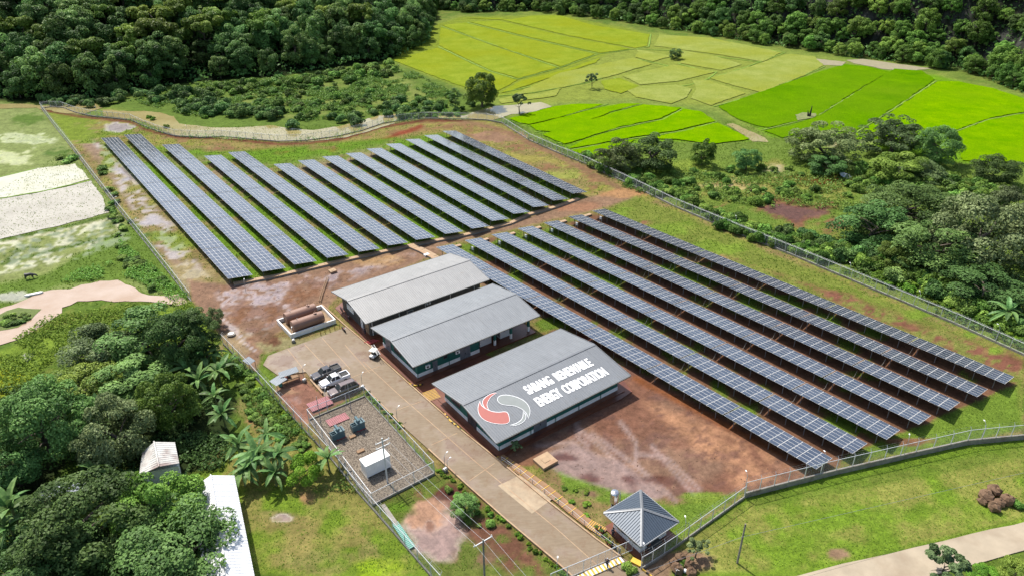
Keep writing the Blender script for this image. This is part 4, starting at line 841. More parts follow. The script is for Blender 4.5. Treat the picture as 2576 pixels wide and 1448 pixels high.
WL=-hx+o_; WF=-hy+o_
for y in (-hy+1.6,0.2):      # left wall windows
    f=MB().box(WL-.08,y,1.0,WL-.0,y+1.5,2.2); o=part(f,'window','dgrey',gh); part(MB().box(WL-.1,y+.08,1.06,WL-.081,y+.72,2.14),'pane','glass',o); part(MB().box(WL-.1,y+.78,1.06,WL-.081,y+1.42,2.14),'pane','curtain',o)
f=MB().box(-1.7,WF-.08,1.0,-.1,WF,2.2); o=part(f,'window','dgrey',gh); part(MB().box(-1.62,WF-.1,1.06,-.95,WF-.081,2.14),'pane','glass',o); part(MB().box(-.88,WF-.1,1.06,-.18,WF-.081,2.14),'pane','glass',o)
part(MB().box(.5,WF-.06,1.5,1.7,WF,2.1),'sign_board','whitem',gh); part(MB().box(1.9,WF-.05,.15,2.0,WF,.95),'trim','white',gh)
# stainless water tank
g=G(1543,1282); t=thing('water_tank','shiny stainless water tank on a dark stand behind the guard house','water tank',(g[0],g[1],0))
SS=mat('stainless_steel',(.62,.62,.62),.18,.08,3,metal=.9); part(MB().tube([(0,0,1.6),(0,0,1.7),(0,0,3.3),(0,0,3.5),(0,0,3.6)],[.5,.62,.62,.5,.15],18),'shell',SS,t,smooth=False)
for a in range(4): part(MB().tube([(.5*math.cos(a*1.57+.7),.5*math.sin(a*1.57+.7),0),(.45*math.cos(a*1.57+.7),.45*math.sin(a*1.57+.7),1.6)],.05,5),'leg','galv',t)
part(MB().tube([(0,0,0),(0,0,1.5)],.42,10),'pump_housing','black',t); 
lm=MB(); lm.tube([(.9,-.1,0),(.75,-.1,3.4)],.03,4); lm.tube([(.9,.25,0),(.75,.25,3.4)],.03,4)
for z in range(10): lm.tube([(.9-.0045*z*10,-.1,.3+z*.32),(.9-.0045*z*10,.25,.3+z*.32)],.02,4)
part(lm,'ladder','galv',t)
# railings and striped stepped walk along the drive
def walkway(P,w,label,yel=True,n_=1.4):
    t=thing('stepped_walk',label,'walkway'); W=[Vector(G(*p)) for p in P]; m=MB()
    st=MB().box(-.5,-.5,0,.5,.5,.16).mesh('step','tread') ; nz=MB().box(-.5,-.5,0,.5,.5,.04).mesh('yellow_edge','yellow')
    for i in range(len(W)-1):
        a,b=W[i],W[i+1]; d=b-a; L=d.length; k=max(1,round(L/n_)); an=math.atan2(d.y,d.x)
        for j_ in range(k):
            c=a+d*(j_+.5)/k; link('step',st,t,(c.x,c.y,.0),an,(L/k-.02,w,1)); c=a+d*j_/k; link('yellow_edge',nz,t,(c.x,c.y,.165),an,(.09,w,1))
    return t
M_['tread']=mat('brown_tread',ph(185,140,95),.7,.2,2)
walkway([(1255,1148),(1300,1178),(1372,1228),(1440,1285),(1482,1318)],1.5,'long brown walk with yellow step edges along the right side of the drive')
walkway([(1482,1318),(1520,1340)],1.6,'short flight of yellow edged steps at the guard house',True,.32)
walkway([(1078,985),(1094,1006)],2.4,'small yellow edged steps from the drive to the logo building',True,.36)
def rail(P,label,step=2.6,h=.9,mt='steel',group=None):
    t=thing('handrail',label,'railing',group=group); W=resample(P,step); r=MB(); pm=MB().tube([(0,0,0),(0,0,h+.05)],.045,6).mesh('post',mt)
    for a in W: link('post',pm,t,(a.x,a.y,.1))
    for z in (h,h*.5): r.tube([(a.x,a.y,z+.1) for a in W],.028,5)
    part(r,'rail','galv',t)
rail([(1262,1160),(1310,1194),(1370,1242),(1440,1296),(1500,1348),(1560,1392)],'handrail between the drive and the striped walk')
t=thing('plant_rail','dark fence of small posts with potted plants left of guard house','railing')
pm=MB().box(-.1,-.1,0,.1,.1,1.0).mesh('post','black')
for k in range(7): p=G3(1516,1333).lerp(G3(1562,1388),k/6)-D1*.4; link('post',pm,t,(p.x,p.y,0))
def stripe_edge(P,label,step=.45):
    t=thing('striped_kerb',label,'kerb'); W=[G3(*p) for p in P]
    a1=MB().box(-.5,-.5,0,.5,.5,1).mesh('stripe','yellow'); a2=MB().box(-.5,-.5,0,.5,.5,1).mesh('stripe','black')
    for i in range(len(W)-1):
        a,b=W[i],W[i+1]; d=b-a; L=d.length; k=max(2,round(L/step))
        for j_ in range(k): c=a+d*(j_+.5)/k; link('stripe',(a1,a2)[j_%2],t,(c.x,c.y,0),math.atan2(d.y,d.x),(L/k-.01,.16,.33))
stripe_edge([(1030,967),(1046,972),(1055,970),(1064,967)],'curved yellow and black kerb in front of the middle building')
stripe_edge([(1119,1042),(1132,1060),(1150,1074),(1160,1082)],'yellow and black kerb beside the drive, left of the logo building')
stripe_edge([(1600,1418),(1618,1436),(1640,1452)],'yellow and black kerb outside the gate')
o=part(MB().box(-.7,-.4,0,.7,.4,.45),'yellow_block','yellow',None,loc=(*G(1601,1417),0),rz=-.6); tag(o,'yellow painted block outside the gate by the striped kerb','block')
# ------------------------------------------------ vehicles
def car(name,label,cat,loc,rz,paint,kind,group=None):
    t=thing(name,label,cat,(loc[0],loc[1],.13),rz,group); hw=.92
    def loft(secs,nm,mt,smooth=True):   # secs: (x, half width, z) profile points left to right closed in y
        pass
    # lower body as lofted cross sections along x (front = -x)
    X=[-2.66,-2.60,-2.35,-1.9,-1.1,-.3,.6,1.4,2.1,2.55,2.66]
    top={'pickup':[.72,.86,.98,1.04,1.10,1.12,1.12,1.12,1.12,1.10,.95],'wagon':[.72,.86,.98,1.04,1.10,1.12,1.14,1.14,1.14,1.12,.98]}[kind]
    bot=[.42,.36,.34,.34,.32,.32,.32,.32,.36,.42,.5]; wd=[.72,.84,.90,.92,.92,.92,.92,.92,.91,.88,.84]
    m=MB(); ring=[]
    for x,tz,bz_,w_ in zip(X,top,bot,wd):
        i=len(m.v); m.v+=[(x,-w_*.9,bz_),(x,-w_,bz_+.15),(x,-w_,tz-.22),(x,-w_*.9,tz-.03),(x,-w_*.6,tz),(x,w_*.6,tz),(x,w_*.9,tz-.03),(x,w_,tz-.22),(x,w_,bz_+.15),(x,w_*.9,bz_)]; ring.append(i)
    for a,b_ in zip(ring[:-1],ring[1:]):
        for k in range(10): m.f.append((a+k,a+(k+1)%10,b_+(k+1)%10,b_+k)); m.m.append(0)
    m.f.append(tuple(range(ring[0],ring[0]+10))); m.m.append(0); m.f.append(tuple(range(ring[-1]+9,ring[-1]-1,-1))); m.m.append(0)
    body=part(m,'body',paint,t)
    cx0,cx1,cx2,cx3={'pickup':(-1.25,-.55,.55,.95),'wagon':(-1.25,-.55,2.0,2.5)}[kind]; zt=1.78; zb=1.09
    m=MB(); lo=[(cx0,-.80),(cx3,-.82),(cx3,.82),(cx0,.80)]; hi=[(cx1,-.62),(cx2,-.64),(cx2,.64),(cx1,.62)]
    i=0; m.v=[(x,y,zb) for x,y in lo]+[(x,y,zt) for x,y in hi]+[(cx1+.15,-.5,zt+.05),(cx2-.15,-.5,zt+.05),(cx2-.15,.5,zt+.05),(cx1+.15,.5,zt+.05)]
    for k in range(4): m.f.append((k,(k+1)%4,(k+1)%4+4,k+4)); m.f.append((k+4,(k+1)%4+4,(k+1)%4+8,k+8)); m.m+=[0,0]
    m.f.append((8,9,10,11)); m.m.append(0); part(m,'cabin',paint if kind=='pickup' else paint,t)
    def glassq(a,b_,c,d,nm,out=.012,sh=.08):
        a,b_,c,d=map(Vector,(a,b_,c,d)); ce=(a+b_+c+d)/4; nv=(b_-a).cross(d-a).normalized(); nv=nv if nv.dot(ce-Vector((0,0,1.2)))>0 else -nv
        q=[p.lerp(ce,sh)+nv*out for p in (a,b_,c,d)]; part(MB().quad(*q),nm,'glass',t)
    L=lambda i:m.v[i]
    glassq(L(0),L(3),L(7),L(4),'windscreen'); glassq(L(1),L(2),L(6),L(5),'rear_window')
    for s,(a,b_,c,d) in ((-1,(L(0),L(1),L(5),L(4))),(1,(L(3),L(2),L(6),L(7)))):
        a,b_,c,d=map(Vector,(a,b_,c,d)); nseg=2 if kind=='pickup' else 3
        for k in range(nseg):
            f0,f1=k/nseg+.02,(k+1)/nseg-.02; glassq(a.lerp(b_,f0),a.lerp(b_,f1),d.lerp(c,f1),d.lerp(c,f0),'side_window',sh=.12)
    if kind=='pickup':
        part(MB().box(1.02,-.72,1.115,2.55,.72,1.125),'bed_liner','black',t)
        mm=MB()
        for y in (-.80,.80): mm.box(.98,y-.09,1.12,2.6,y+.09,1.30)
        mm.box(2.5,-.72,1.12,2.62,.72,1.30); mm.box(.96,-.72,1.12,1.04,.72,1.30); part(mm,'bed_rail',paint,t)
        part(MB().tube([(1.15,-.72,1.3),(1.0,-.6,1.72),(1.0,.6,1.72),(1.15,.72,1.3)],.04,6),'roll_bar','black',t)
    else: part(MB().box(-.3,-.6,zt+.06,1.9,-.55,zt+.1).box(-.3,.55,zt+.06,1.9,.6,zt+.1),'roof_rail','black',t)
    for x in (-1.72,1.62):
        for y in (-.86,.86):
            a=MB().tube([(x,y-.12,.38),(x,y+.12,.38)],.39,18); o=part(a,'wheel','black',t); yy_=y+(.125 if y>0 else -.125); part(MB().tube([(x,yy_-.01,.38),(x,yy_+.01,.38)],.24,14),'rim','wheel',o)
    for y in (-.66,.66):
        part(MB().box(-2.63,y-.2,.78,-2.46,y+.2,.93),'headlight','silver',t); part(MB().box(2.6,y-.13,.75,2.68,y+.13,1.02),'tail_light','red',t)
        part(MB().box(-1.0,y*1.42-.1,1.12,-.86,y*1.42+.1,1.28),'mirror','silver' if paint!='whitep' else 'whitep',t)
    part(MB().box(-2.70,-.45,.6,-2.66,.45,.82),'grille','black',t); part(MB().box(-2.74,-.7,.4,-2.6,.7,.55),'bumper',paint,t)
    part(MB().box(-.9,-.98,.36,.9,-.9,.42).box(-.9,.9,.36,.9,.98,.42),'side_step','silver',t)
    return t
def at1(*q): return G(*z1(*q),.13)
PR=math.atan2(G(*z1(1240,1055))[1]-G(*z1(862,1200))[1],G(*z1(1240,1055))[0]-G(*z1(862,1200))[0])
g_='vehicles parked in the muddy bay'
car('pickup_truck','black pickup truck with open bed, farthest of the three parked','pickup',at1(945,1085),PR,'blackp','pickup',g_)
car('pickup_truck','white pickup truck parked between two dark vehicles','pickup',at1(1055,1175),PR,'whitep','pickup',g_)
car('pickup_truck','dark brown pickup with closed canopy, nearest of the three parked','pickup',at1(1165,1290),PR,'brownp','wagon',g_)
# small white utility cart with ladder
g=G(*z1(1555,850)); t=thing('utility_cart','small white roofed utility cart carrying a ladder beside the kerb','cart',(g[0],g[1],.13),TH+.5)
part(MB().box(-.9,-.55,.35,.9,.55,.6),'body','whitem',t); part(MB().box(-.75,-.6,1.6,.5,.6,1.68),'roof','whitem',t); part(MB().box(-.2,-.5,.6,.3,.5,.95),'seat','black',t); part(MB().box(.3,-.52,.6,.9,.52,.8),'cargo_box','steel',t)
for x in (-.7,.45):
    for y in (-.55,.55): part(MB().tube([(x,y,.6),(x,y,1.6)],.03,5),'post','steel',t)
for x in (-.65,.6):
    for y in (-.5,.5): part(MB().tube([(x,y-.08,.24),(x,y+.08,.24)],.24,12),'wheel','black',t)
g=G(*z1(1565,770)); t=thing('ladder','white aluminium ladder lying over the utility cart','ladder'); a=G3(*z1(1530,690),1.75); b_=G3(*z1(1612,815),1.75); d=(b_-a).normalized(); q=Vector((-d.y,d.x,0))*.25
part(MB().tube([a+q,b_+q],.04,5).tube([a-q,b_-q],.04,5),'rail','whitem',t)
for k in range(10): p=a.lerp(b_,(k+.5)/10); part(MB().tube([p-q,p+q],.025,4),'rung','whitem',t)
for k in range(4):
    p=G3(*z1(1478+32*k,678-12*k)); o=part(MB().tube([(-.8,0,.17),(.65,0,.17),(.8,0,.17)],[.16,.16,.07],10),'gas_cylinder','red',None,loc=p,rz=TH-.95); tag(o,['leftmost','second','third','rightmost'][k]+' of four red cylinders lying at the corner of the middle building','cylinder','red cylinders lying on the apron')
def moto(px,py,rz,label,grp=None):
    g=G(px,py); t=thing('motorcycle',label,'motorcycle',(g[0],g[1],.13),rz,grp)
    for x in (-.62,.62): 
        m=MB(); 
        P=[(x+.3*math.cos(a),0,.3+.3*math.sin(a)) for a in np.linspace(0,2*math.pi,13)]; m.tube(P,.05,5); m.tube([(x,-.05,.3),(x,.05,.3)],.1,8); part(m,'wheel','black',t)
    part(MB().box(-.35,-.1,.3,.25,.1,.6).tube([(-.62,0,.3),(-.45,0,.9),(.1,0,.68),(.62,0,.3)],.045,5),'frame','dgrey',t); part(MB().ball((-.15,0,.75),(.28,.13,.12)),'fuel_tank','red',t); part(MB().box(.1,-.12,.72,.75,.12,.8),'seat','black',t); part(MB().tube([(-.45,-.33,.98),(-.42,0,.92),(-.45,.33,.98)],.025,5),'handlebar','steel',t); part(MB().ball((-.56,0,.85),.09),'headlight','silver',t)
moto(*z1(1168,525),2.2,'red and black motorcycle standing on the concrete yard near the bollards'); moto(*z1(1225,365),2.0,'dark motorcycle at the wall of the pale roofed building, nearer the yard','motorcycles at the dark wall'); moto(*z1(1140,270),2.1,'dark motorcycle at the far corner of the pale roofed building','motorcycles at the dark wall')
moto(1384*1.0+4,582,1.0,'dark motorcycle under the far end of the fifth lower field row')
moto(1705,1440,.9,'motorcycle outside the gate at the bottom edge')
# ------------------------------------------------ transformers, switchgear, sheets
def transformer(px,py,label):
    g=G(px,py); t=thing('transformer',label,'transformer',(g[0],g[1],.1),TH,'blue grey transformers on the gravel')
    part(MB().box(-.55,-.6,.15,.75,.6,1.45).box(-.62,-.66,1.45,.82,.66,1.53),'tank_body','blueg',t)
    for k in range(3): part(MB().box(-1.35,-.62+k*.44,.3,-.56,-.56+k*.44,1.4),'radiator','blueg',t)
    part(MB().box(-1.4,-.66,.25,-1.35,.45,1.42).box(-1.35,.32,.3,-.56,.38,1.4),'radiator_cover','blueg',t); part(MB().tube([(-.25,-.75,2.1),(-.25,.55,2.1)],.24,14).tube([(-.25,-.4,1.5),(-.25,-.4,2.0)],.06,6).tube([(-.25,.2,1.5),(-.25,.2,2.0)],.06,6),'conservator','blueg',t)
    for k in range(3): part(MB().tube([(.45,-.4+k*.4,1.53),(.45,-.4+k*.4,1.95)],[.09,.05],8),'bushing','steel',t)
    part(MB().box(-.7,-.6,0,.85,-.4,.15).box(-.7,.4,0,.85,.6,.15),'skid','red',t)
transformer(*z2(725,520),'blue grey transformer nearer the drive on the gravel'); transformer(*z2(515,610),'blue grey transformer nearer the left fence on the gravel')
g=G(*z2(900,950)); t=thing('switchgear_cabinet','large white metal switchgear cabinet standing on the gravel','cabinet',(g[0],g[1],.1),TH)
for k in range(3): part(MB().box(-2.0+k*1.32,-.95,.25,-2.0+k*1.32+1.31,.95,2.45),'cabinet_body','whitem',t); part(MB().box(-2.0+k*1.32+.4,-.98,1.5,-2.0+k*1.32+.75,-.951,1.9),'vent','white',t)
part(MB().box(-2.06,-1.02,2.45,2.0,1.02,2.52),'lid','whitem',t)
for x in (-2.1,1.7): part(MB().box(x,-1.3,0,x+.3,1.5,.25),'footing','curb',t)
def rsheet(q,dx,dy,label,grp=None):
    g=G(*q); o=part(sheetrib((-dx,-dy,.12),(dx,-dy,.12),(-dx,dy,.12),(dx,dy,.12),.3,.06),'roofing_sheet','pink',None,loc=(g[0],g[1],.1),rz=TH); tag(o,label,'metal sheet',grp)
rsheet(z2(495,430),1.75,.95,'faded red ribbed sheet lying on the gravel'); rsheet(z2(310,265),1.9,1.3,'faded pink ribbed sheet on the mud outside the gravel yard')
g=G(*z5(330,910)); o=part(sheetrib((-2.6,-.45,.15),(2.6,-.45,.15),(-2.6,.45,.2),(2.6,.45,.2),.3,.05),'roofing_sheet','teal',None,loc=(g[0],g[1],0),rz=-.98); tag(o,'narrow turquoise roofing sheet lying in the grass by the fence','metal sheet')
g=G(*z5(150,640)); o=part(MB().box(-2.3,-.3,0,2.3,.3,.2),'concrete_beam','curb',None,loc=(g[0],g[1],0),rz=-.98); tag(o,'grey concrete beam in the grass above the turquoise sheet','beam')
for q,s in ((z2(650,610),.5),(z2(735,760),.6)): g=G(*q); o=part(MB().box(-s,-.3,0,s,.3,.25),'wooden_box','wood',None,loc=(g[0],g[1],.1),rz=TH); tag(o,'small wooden box on the gravel '+('between the transformers' if s<.55 else 'behind the white cabinet'),'box')
# ------------------------------------------------ lamps, poles, wires
def lamp(q,h,az,i,label,grp='slender yard lamps',base=False):
    g=G(*q); t=thing('yard_lamp',label,'lamp post',(g[0],g[1],0),az,grp)
    part(MB().tube([(0,0,0),(0,0,h*.86),(.25,0,h*.95),(.6,0,h)],[.045,.04,.03,.025],6),'pole','steel',t); part(MB().box(.5,-.08,h,.82,.08,h+.05),'lamp_head','white',t)
    if base: part(MB().box(-.3,-.3,0,.3,.3,.5),'base_block','curb',t); part(MB().box(-.25,-.13,.5,.25,.13,.66),'battery_box','white',t)
L_=crop(1080,1430,.1717)
for q,h,az,lb_,bs in ((L_(735,470),3.3,.9,'lamp post with square base beside the small roofed shelf',1),(z1(1405,1245),3.0,1.2,'lamp post at the upper corner of the transformer yard',1),(z1(525,655),3.0,1.7,'lamp post with boxed base at the corner of the tank enclosure',1),
 (L_(1250,1010),3.2,1.5,'lamp post at the muddy edge below the parked vehicles',0),(z2(1115,430),2.6,.9,'lamp post among plants beside the upper drive edge',0),(z2(1615,960),3.3,.9,'lamp post at the left drive edge by the gravel corner',1),(z5(920,60),2.4,.8,'lamp post with white box at the drive edge below the yard',0),
 (z6(165,1440),2.6,1.4,'lamp post left of the gate at the bottom',0),(z6(1680,1010),3.6,1.6,'lamp post on the fence behind the guard house',0),(z6(1185,1380),4.2,1.6,'lamp post at the outer corner of the guard house',0),(q4(1765,740),3.0,1.7,'thin lamp post on the mud near the long trench end',0),
 (z8(950,690),3.6,1.7,'lamp post at the bend of the lawn fence',0),(z8(1400,590),4.2,1.9,'lamp post on the lawn fence beside the first lower row',0),(z8(1870,490),4.2,1.2,'lamp post on the lawn fence, right of the panel rows',0),(z8(2320,390),3.6,1.7,'lamp post on the lawn fence near the right edge',0),
 (q6(2325,1090),3.6,2.0,'lamp post on the hedge fence near the right edge',0),(q6(1270,640),3.6,1.6,'lamp post on the hedge fence below the dark trees',0),(q6(460,285),3.4,1.6,'lamp post on the hedge fence beyond the seventh lower row',0),(q6(1765,840),3.4,1.6,'lamp post on the hedge fence at the lime bushes',0),
 (q2(435,900),3.2,1.7,'lamp post on the river fence above the rightmost upper rows',0),(q1(1350,965),3.2,2.4,'lamp post on the river fence near the middle',0),(q1(700,825),3.2,2.2,'lamp post on the river fence near its left end',0),(q4(835,130),3.0,.6,'lamp post on the left fence beside the flooded paddy',0),(q4(975,290),3.0,.6,'lamp post on the left fence beside the green strips',0)): lamp(q,h,az,0,lb_,base=bool(bs))
def pole(q,h,label,mt='curb',r=.13,arms=(),az=0):
    g=G(*q); t=thing('utility_pole',label,'utility pole',(g[0],g[1],0),az); part(MB().tube([(0,0,0),(0,0,h)],[r,r*.75],8),'pole',mt,t)
    for z,w_ in arms: 
        part(MB().box(-.05,-w_,z,.05,w_,z+.12),'crossarm','galv',t)
        for y in (-w_+.1,0,w_-.1): part(MB().tube([(0,y,z+.12),(0,y,z+.35)],.05,6),'insulator','whitem',t)
    return t
XA=TH+math.pi/2
pole(z8(910,1095),7.0,'plain concrete pole standing in the lawn','curb',.15); pY=G(*z2(1015,1085)); pole(z2(1015,1085),8.6,'grey pole with double crossarm beside the white switchgear cabinet','galv',.14,((7.0,1.1),(7.9,1.1)),TH-1.57+.0)
pole(z5(1425,1800),11.0,'tall pole with one crossarm in the grass left of the drive','curb',.15,((10.6,1.3),),TH-1.57)
pole(z2(325,490),6.0,'thin plain pole at the left corner of the gravel yard','steel',.07); pole(z2(640,350),6.2,'thin plain pole at the upper side of the gravel yard','steel',.07); pole(z6(870,1330),1.8,'short steel post by the gate','steel',.05)
pW=G(*z5(1425,1800)); wr=MB()
for k,y in enumerate((-1.1,-.0,1.1)):
    q=-D2*0+D1*y; a=Vector((pY[0],pY[1],7.3))+q; b_=Vector((pW[0],pW[1],10.9))+q; c_=b_+(b_-a)*Vector((1,1,0))*.8
    for s,e in ((a,b_),(b_,c_)): wr.tube([s.lerp(e,f)-Vector((0,0,1))*1.6*f*(1-f) for f in np.linspace(0,1,9)],.013,4)
tag(part(wr,'power_line','galv',None),'three overhead wires running from the yard pole over the grass to the bottom edge','power line')
a=G3(*z8(955,1005),4.5); wr=MB().tube([G3(1590,1448,2.5),G3(*z8(940,945),6.0),G3(2610,1180,5.0)],.02,4); tag(part(wr,'power_line','steel',None),'thin wire crossing the lawn past the concrete pole','power line')
# ------------------------------------------------ village sheds, small shelters
def simpleroof(name,label,cat,R0,R1,E0,E1,F0,F1,mt,wall='wood',group=None,wh=.6):
    """ridge R0-R1, eaves E0-E1 (one side) F0-F1 (other side), all world points"""
    t=thing(name,label,cat,group=group); part(sheetrib(R0,R1,E0,E1,.5,.05),'roof_sheet',mt,t); part(sheetrib(R0,R1,F0,F1,.5,.05),'roof_sheet',mt,t)
    part(MB().tube([R0+Vector((0,0,.06)),R1+Vector((0,0,.06))],.12,6),'ridge_cap',mt,t)
    c=(E0+E1+F0+F1)/4; m=MB(); P=[(p*.9+c*.1) for p in (E0,E1,F1,F0)]; P2=[((E0*.9+c*.1).x,0)]; m.prism([(p.x,p.y) for p in P],0,min(p.z for p in P)-.03); part(m,'wall',wall,t); return t
R0=G3(530,1194,4.6); R1=G3(576,1480,4.6); dR=(R1-R0).normalized(); pp=Vector((dR.y,-dR.x,0)); 
# right eave passes (596,1210)..(646,1448), left eave (484,1222)..(561,1371)
rE=G3(592,1207,3.3); lE=G3(484,1222.5,3.3); wr_=abs((rE-R0)@pp); wl_=abs((lE-R0)@pp); sgn=1 if (rE-R0)@pp>0 else -1; hz=Vector((0,0,-1.3))
R0b=R0+dR*0; L_r=26
simpleroof('long_shed','long bright white metal roof running down beside the fruit trees','shed',R0b,R0b+dR*L_r,R0b+pp*sgn*wr_+hz,R0b+dR*L_r+pp*sgn*wr_+hz,R0b-pp*sgn*wl_+hz,R0b+dR*L_r-pp*sgn*wl_+hz,'wroof','white')
R0=G3(387.7,1110,4.4); R1=G3(400,1173,4.4); simpleroof('tin_shed','small rusty striped tin roofed hut among the trees','hut',R0,R1,G3(440,1111,3.6),G3(451,1164.6,3.6),G3(358,1136,3.0),G3(350,1195,3.0),'rust','white')
R0=G3(150,1213,4.2); R1=G3(152,1240,4.2); simpleroof('tin_shed','small grey hut roof half hidden behind the round fruit tree','hut',R0,R1,G3(220,1215,3.4),G3(222,1232,3.4),G3(96,1240,2.8),G3(95,1262,2.8),'zinc','wood')
def shelter(q,dx,dy,h,rz,tilt,label,leg=True):
    g=G(*q,h); t=thing('small_shelter',label,'shelter',(g[0],g[1],0),rz); part(sheetrib((-dx,-dy,h-tilt),(dx,-dy,h-tilt),(-dx,dy,h+tilt),(dx,dy,h+tilt),.25,.04),'roof_sheet','zinc',t)
    for x in (-dx+.1,dx-.1):
        for y in (-dy+.1,dy-.1): part(MB().box(x-.04,y-.04,0,x+.04,y+.04,h-.05+(tilt if y>0 else -tilt)),'post','wood',t)
    return t
t1_=shelter(L_(365,245),1.65,.6,2.0,TH-.05,.2,'longer zinc roofed shelf with red drums beside the yard'); part(MB().box(-1.5,-.5,.6,1.5,.45,.66),'shelf','wood',t1_)
t2_=shelter(L_(130,430),1.2,.9,1.7,TH+.35,.15,'square zinc roofed shelter by the left fence'); 
t3_=shelter((626,906),.75,.8,2.2,TH+.4,.2,'tiny zinc roof on the fence line at the left yard corner')
for k,(q,c) in enumerate(((L_(300,400),'red'),(L_(372,345),'dgrey'))):
    g=G(*q,.9); o=part(MB().tube([(-.32,0,.98),(.32,0,.98)],.28,14),'drum',c,None,loc=(g[0],g[1],0),rz=.2); tag(o,('dark red' if k==0 else 'dark grey')+' drum lying on the zinc roofed shelf','drum')
g=G(*L_(180,560)); o=part(MB().tube([(0,0,0),(0,0,.7)],.35,12),'bucket','teal',None,loc=(g[0],g[1],0)); tag(o,'turquoise bucket under the square shelter','bucket')
# ------------------------------------------------ people
def person(loc,rz,h,pose,shirt,trou,label,hat=None,z=0.):
    t=thing('person',label,'person',(loc[0],loc[1],z),rz); k=h/1.7
    J={'pel':(0,0,.93),'ch':(0,.02,1.25),'nk':(0,.02,1.44),'hd':(0,.03,1.56),'top':(0,.03,1.66),'lh':(-.10,0,.90),'rh':(.10,0,.90),'ls':(-.19,.02,1.40),'rs':(.19,.02,1.40)}
    if pose=='walk': J.update(lk=(-.11,.16,.50),lf=(-.11,.10,.08),lt=(-.11,.24,.04),rk=(.11,-.05,.50),rf=(.11,-.26,.12),rt=(.11,-.12,.04),le=(-.26,-.10,1.13),lw=(-.27,-.02,.90),re=(.26,.12,1.15),rw=(.25,.28,.96))
    elif pose=='lean': J.update(lk=(-.11,.03,.50),lf=(-.12,0,.08),lt=(-.12,.15,.04),rk=(.11,.03,.50),rf=(.12,0,.08),rt=(.12,.15,.04),le=(-.27,.08,1.15),lw=(-.18,.26,1.05),re=(.27,.08,1.15),rw=(.18,.26,1.05))
    else: J.update(lk=(-.11,.02,.50),lf=(-.11,-.02,.08),lt=(-.11,.13,.04),rk=(.11,.02,.50),rf=(.11,-.02,.08),rt=(.11,.13,.04),le=(-.25,0,1.14),lw=(-.24,.05,.90),re=(.27,.12,1.25),rw=(.25,.30,1.40))
    E=[('pel','ch'),('ch','nk'),('nk','hd'),('hd','top'),('pel','lh'),('lh','lk'),('lk','lf'),('lf','lt'),('pel','rh'),('rh','rk'),('rk','rf'),('rf','rt'),('nk','ls'),('ls','le'),('le','lw'),('nk','rs'),('rs','re'),('re','rw')]
    rad=dict(pel=.15,ch=.15,nk=.065,hd=.10,top=.07,lh=.10,rh=.10,lk=.065,rk=.065,lf=.045,rf=.045,lt=.035,rt=.035,ls=.075,rs=.075,le=.048,re=.048,lw=.033,rw=.033)
    def skin(keys,edges,root,nm,mt,gr=0.,parent=t):
        me=bpy.data.meshes.new(nm); ix={a:i for i,a in enumerate(keys)}; me.from_pydata([tuple(c*k for c in J[a]) for a in keys],[(ix[a],ix[b]) for a,b in edges],[])
        o=bpy.data.objects.new(nm,me); COL.objects.link(o); o.modifiers.new('s','SKIN'); o.modifiers.new('d','SUBSURF').levels=1
        for i,a in enumerate(keys): r=(rad[a]+gr)*k; me.skin_vertices[0].data[i].radius=(r,r); me.skin_vertices[0].data[i].use_root=(a==root)
        dg=bpy.context.evaluated_depsgraph_get(); dg.update(); m2=bpy.data.meshes.new_from_object(o.evaluated_get(dg)); bpy.data.objects.remove(o); m2.materials.clear(); m2.materials.append(M_[mt]); m2.polygons.foreach_set('use_smooth',[True]*len(m2.polygons)); return link(nm,m2,parent)
    skin(list(J),E,'pel','body','skin')
    skin(['pel','ch','nk','ls','le','rs','re'],[('pel','ch'),('ch','nk'),('nk','ls'),('ls','le'),('nk','rs'),('rs','re')],'pel','shirt',shirt,.014)
    skin(['pel','lh','lk','lf','rh','rk','rf'],[('pel','lh'),('lh','lk'),('lk','lf'),('pel','rh'),('rh','rk'),('rk','rf')],'pel','trousers',trou,.012)
    fc=MB(); hx_,hy_,hz_=[c*k for c in J['hd']]
    fc.ball((hx_,hy_+.105*k,hz_),.018*k,0,6,4); part(fc,'nose','skin',t)
    part(MB().ball((hx_-.035*k,hy_+.095*k,hz_+.025*k),.012*k,0,6,4).ball((hx_+.035*k,hy_+.095*k,hz_+.025*k),.012*k,0,6,4),'eyes','black',t)
    for s,a,e in ((-1,'lw','le'),(1,'rw','re')):
        wv=Vector(J[a])*k; dv=(wv-Vector(J[e])*k).normalized(); sd2=dv.cross(Vector((s,0,.2))).normalized(); hm_=MB(); hm_.tube([wv,wv+dv*.05*k,wv+dv*.09*k],[.025*k,.035*k,.03*k],6)
        for f in range(4): p=wv+dv*.085*k+sd2*(f-1.5)*.019*k; hm_.tube([p,p+dv*.035*k,p+dv*(.06+.01*(f in(1,2)))*k+Vector((0,.015*k,0))],[.009*k,.008*k,.006*k],5)
        p=wv+dv*.03*k+sd2*.03*k; hm_.tube([p,p+dv*.03*k+sd2*.03*k,p+dv*.06*k+sd2*.035*k],[.01*k,.009*k,.007*k],5); part(hm_,'hand','skin',t)
    part(MB().ball((hx_,hy_-.01*k,hz_+.05*k),(.105*k,.112*k,.09*k),0,10,6),'cap' if hat else 'hair',hat or 'black',t)
    return t
person(G(*z6(765,1340),.13),2.6,1.72,'walk','navy','navy','person in dark work clothes and pale cap walking on the drive by the gate','silver',.13)
person(G(*z6(835,975),.13),.6,1.7,'lean','navy','navy','person in dark clothes standing at the left wall of the guard house',None,.13)
person(G(*q4(1150,852)),.3,1.65,'up','navy','navy','person in dark clothes standing in grass beside the muddy pond',None)
person(G(*z1(1440,560),.2),1.2,1.7,'lean','navy','navy','person in dark clothes standing at the corner of the dark walled building',None,.2)
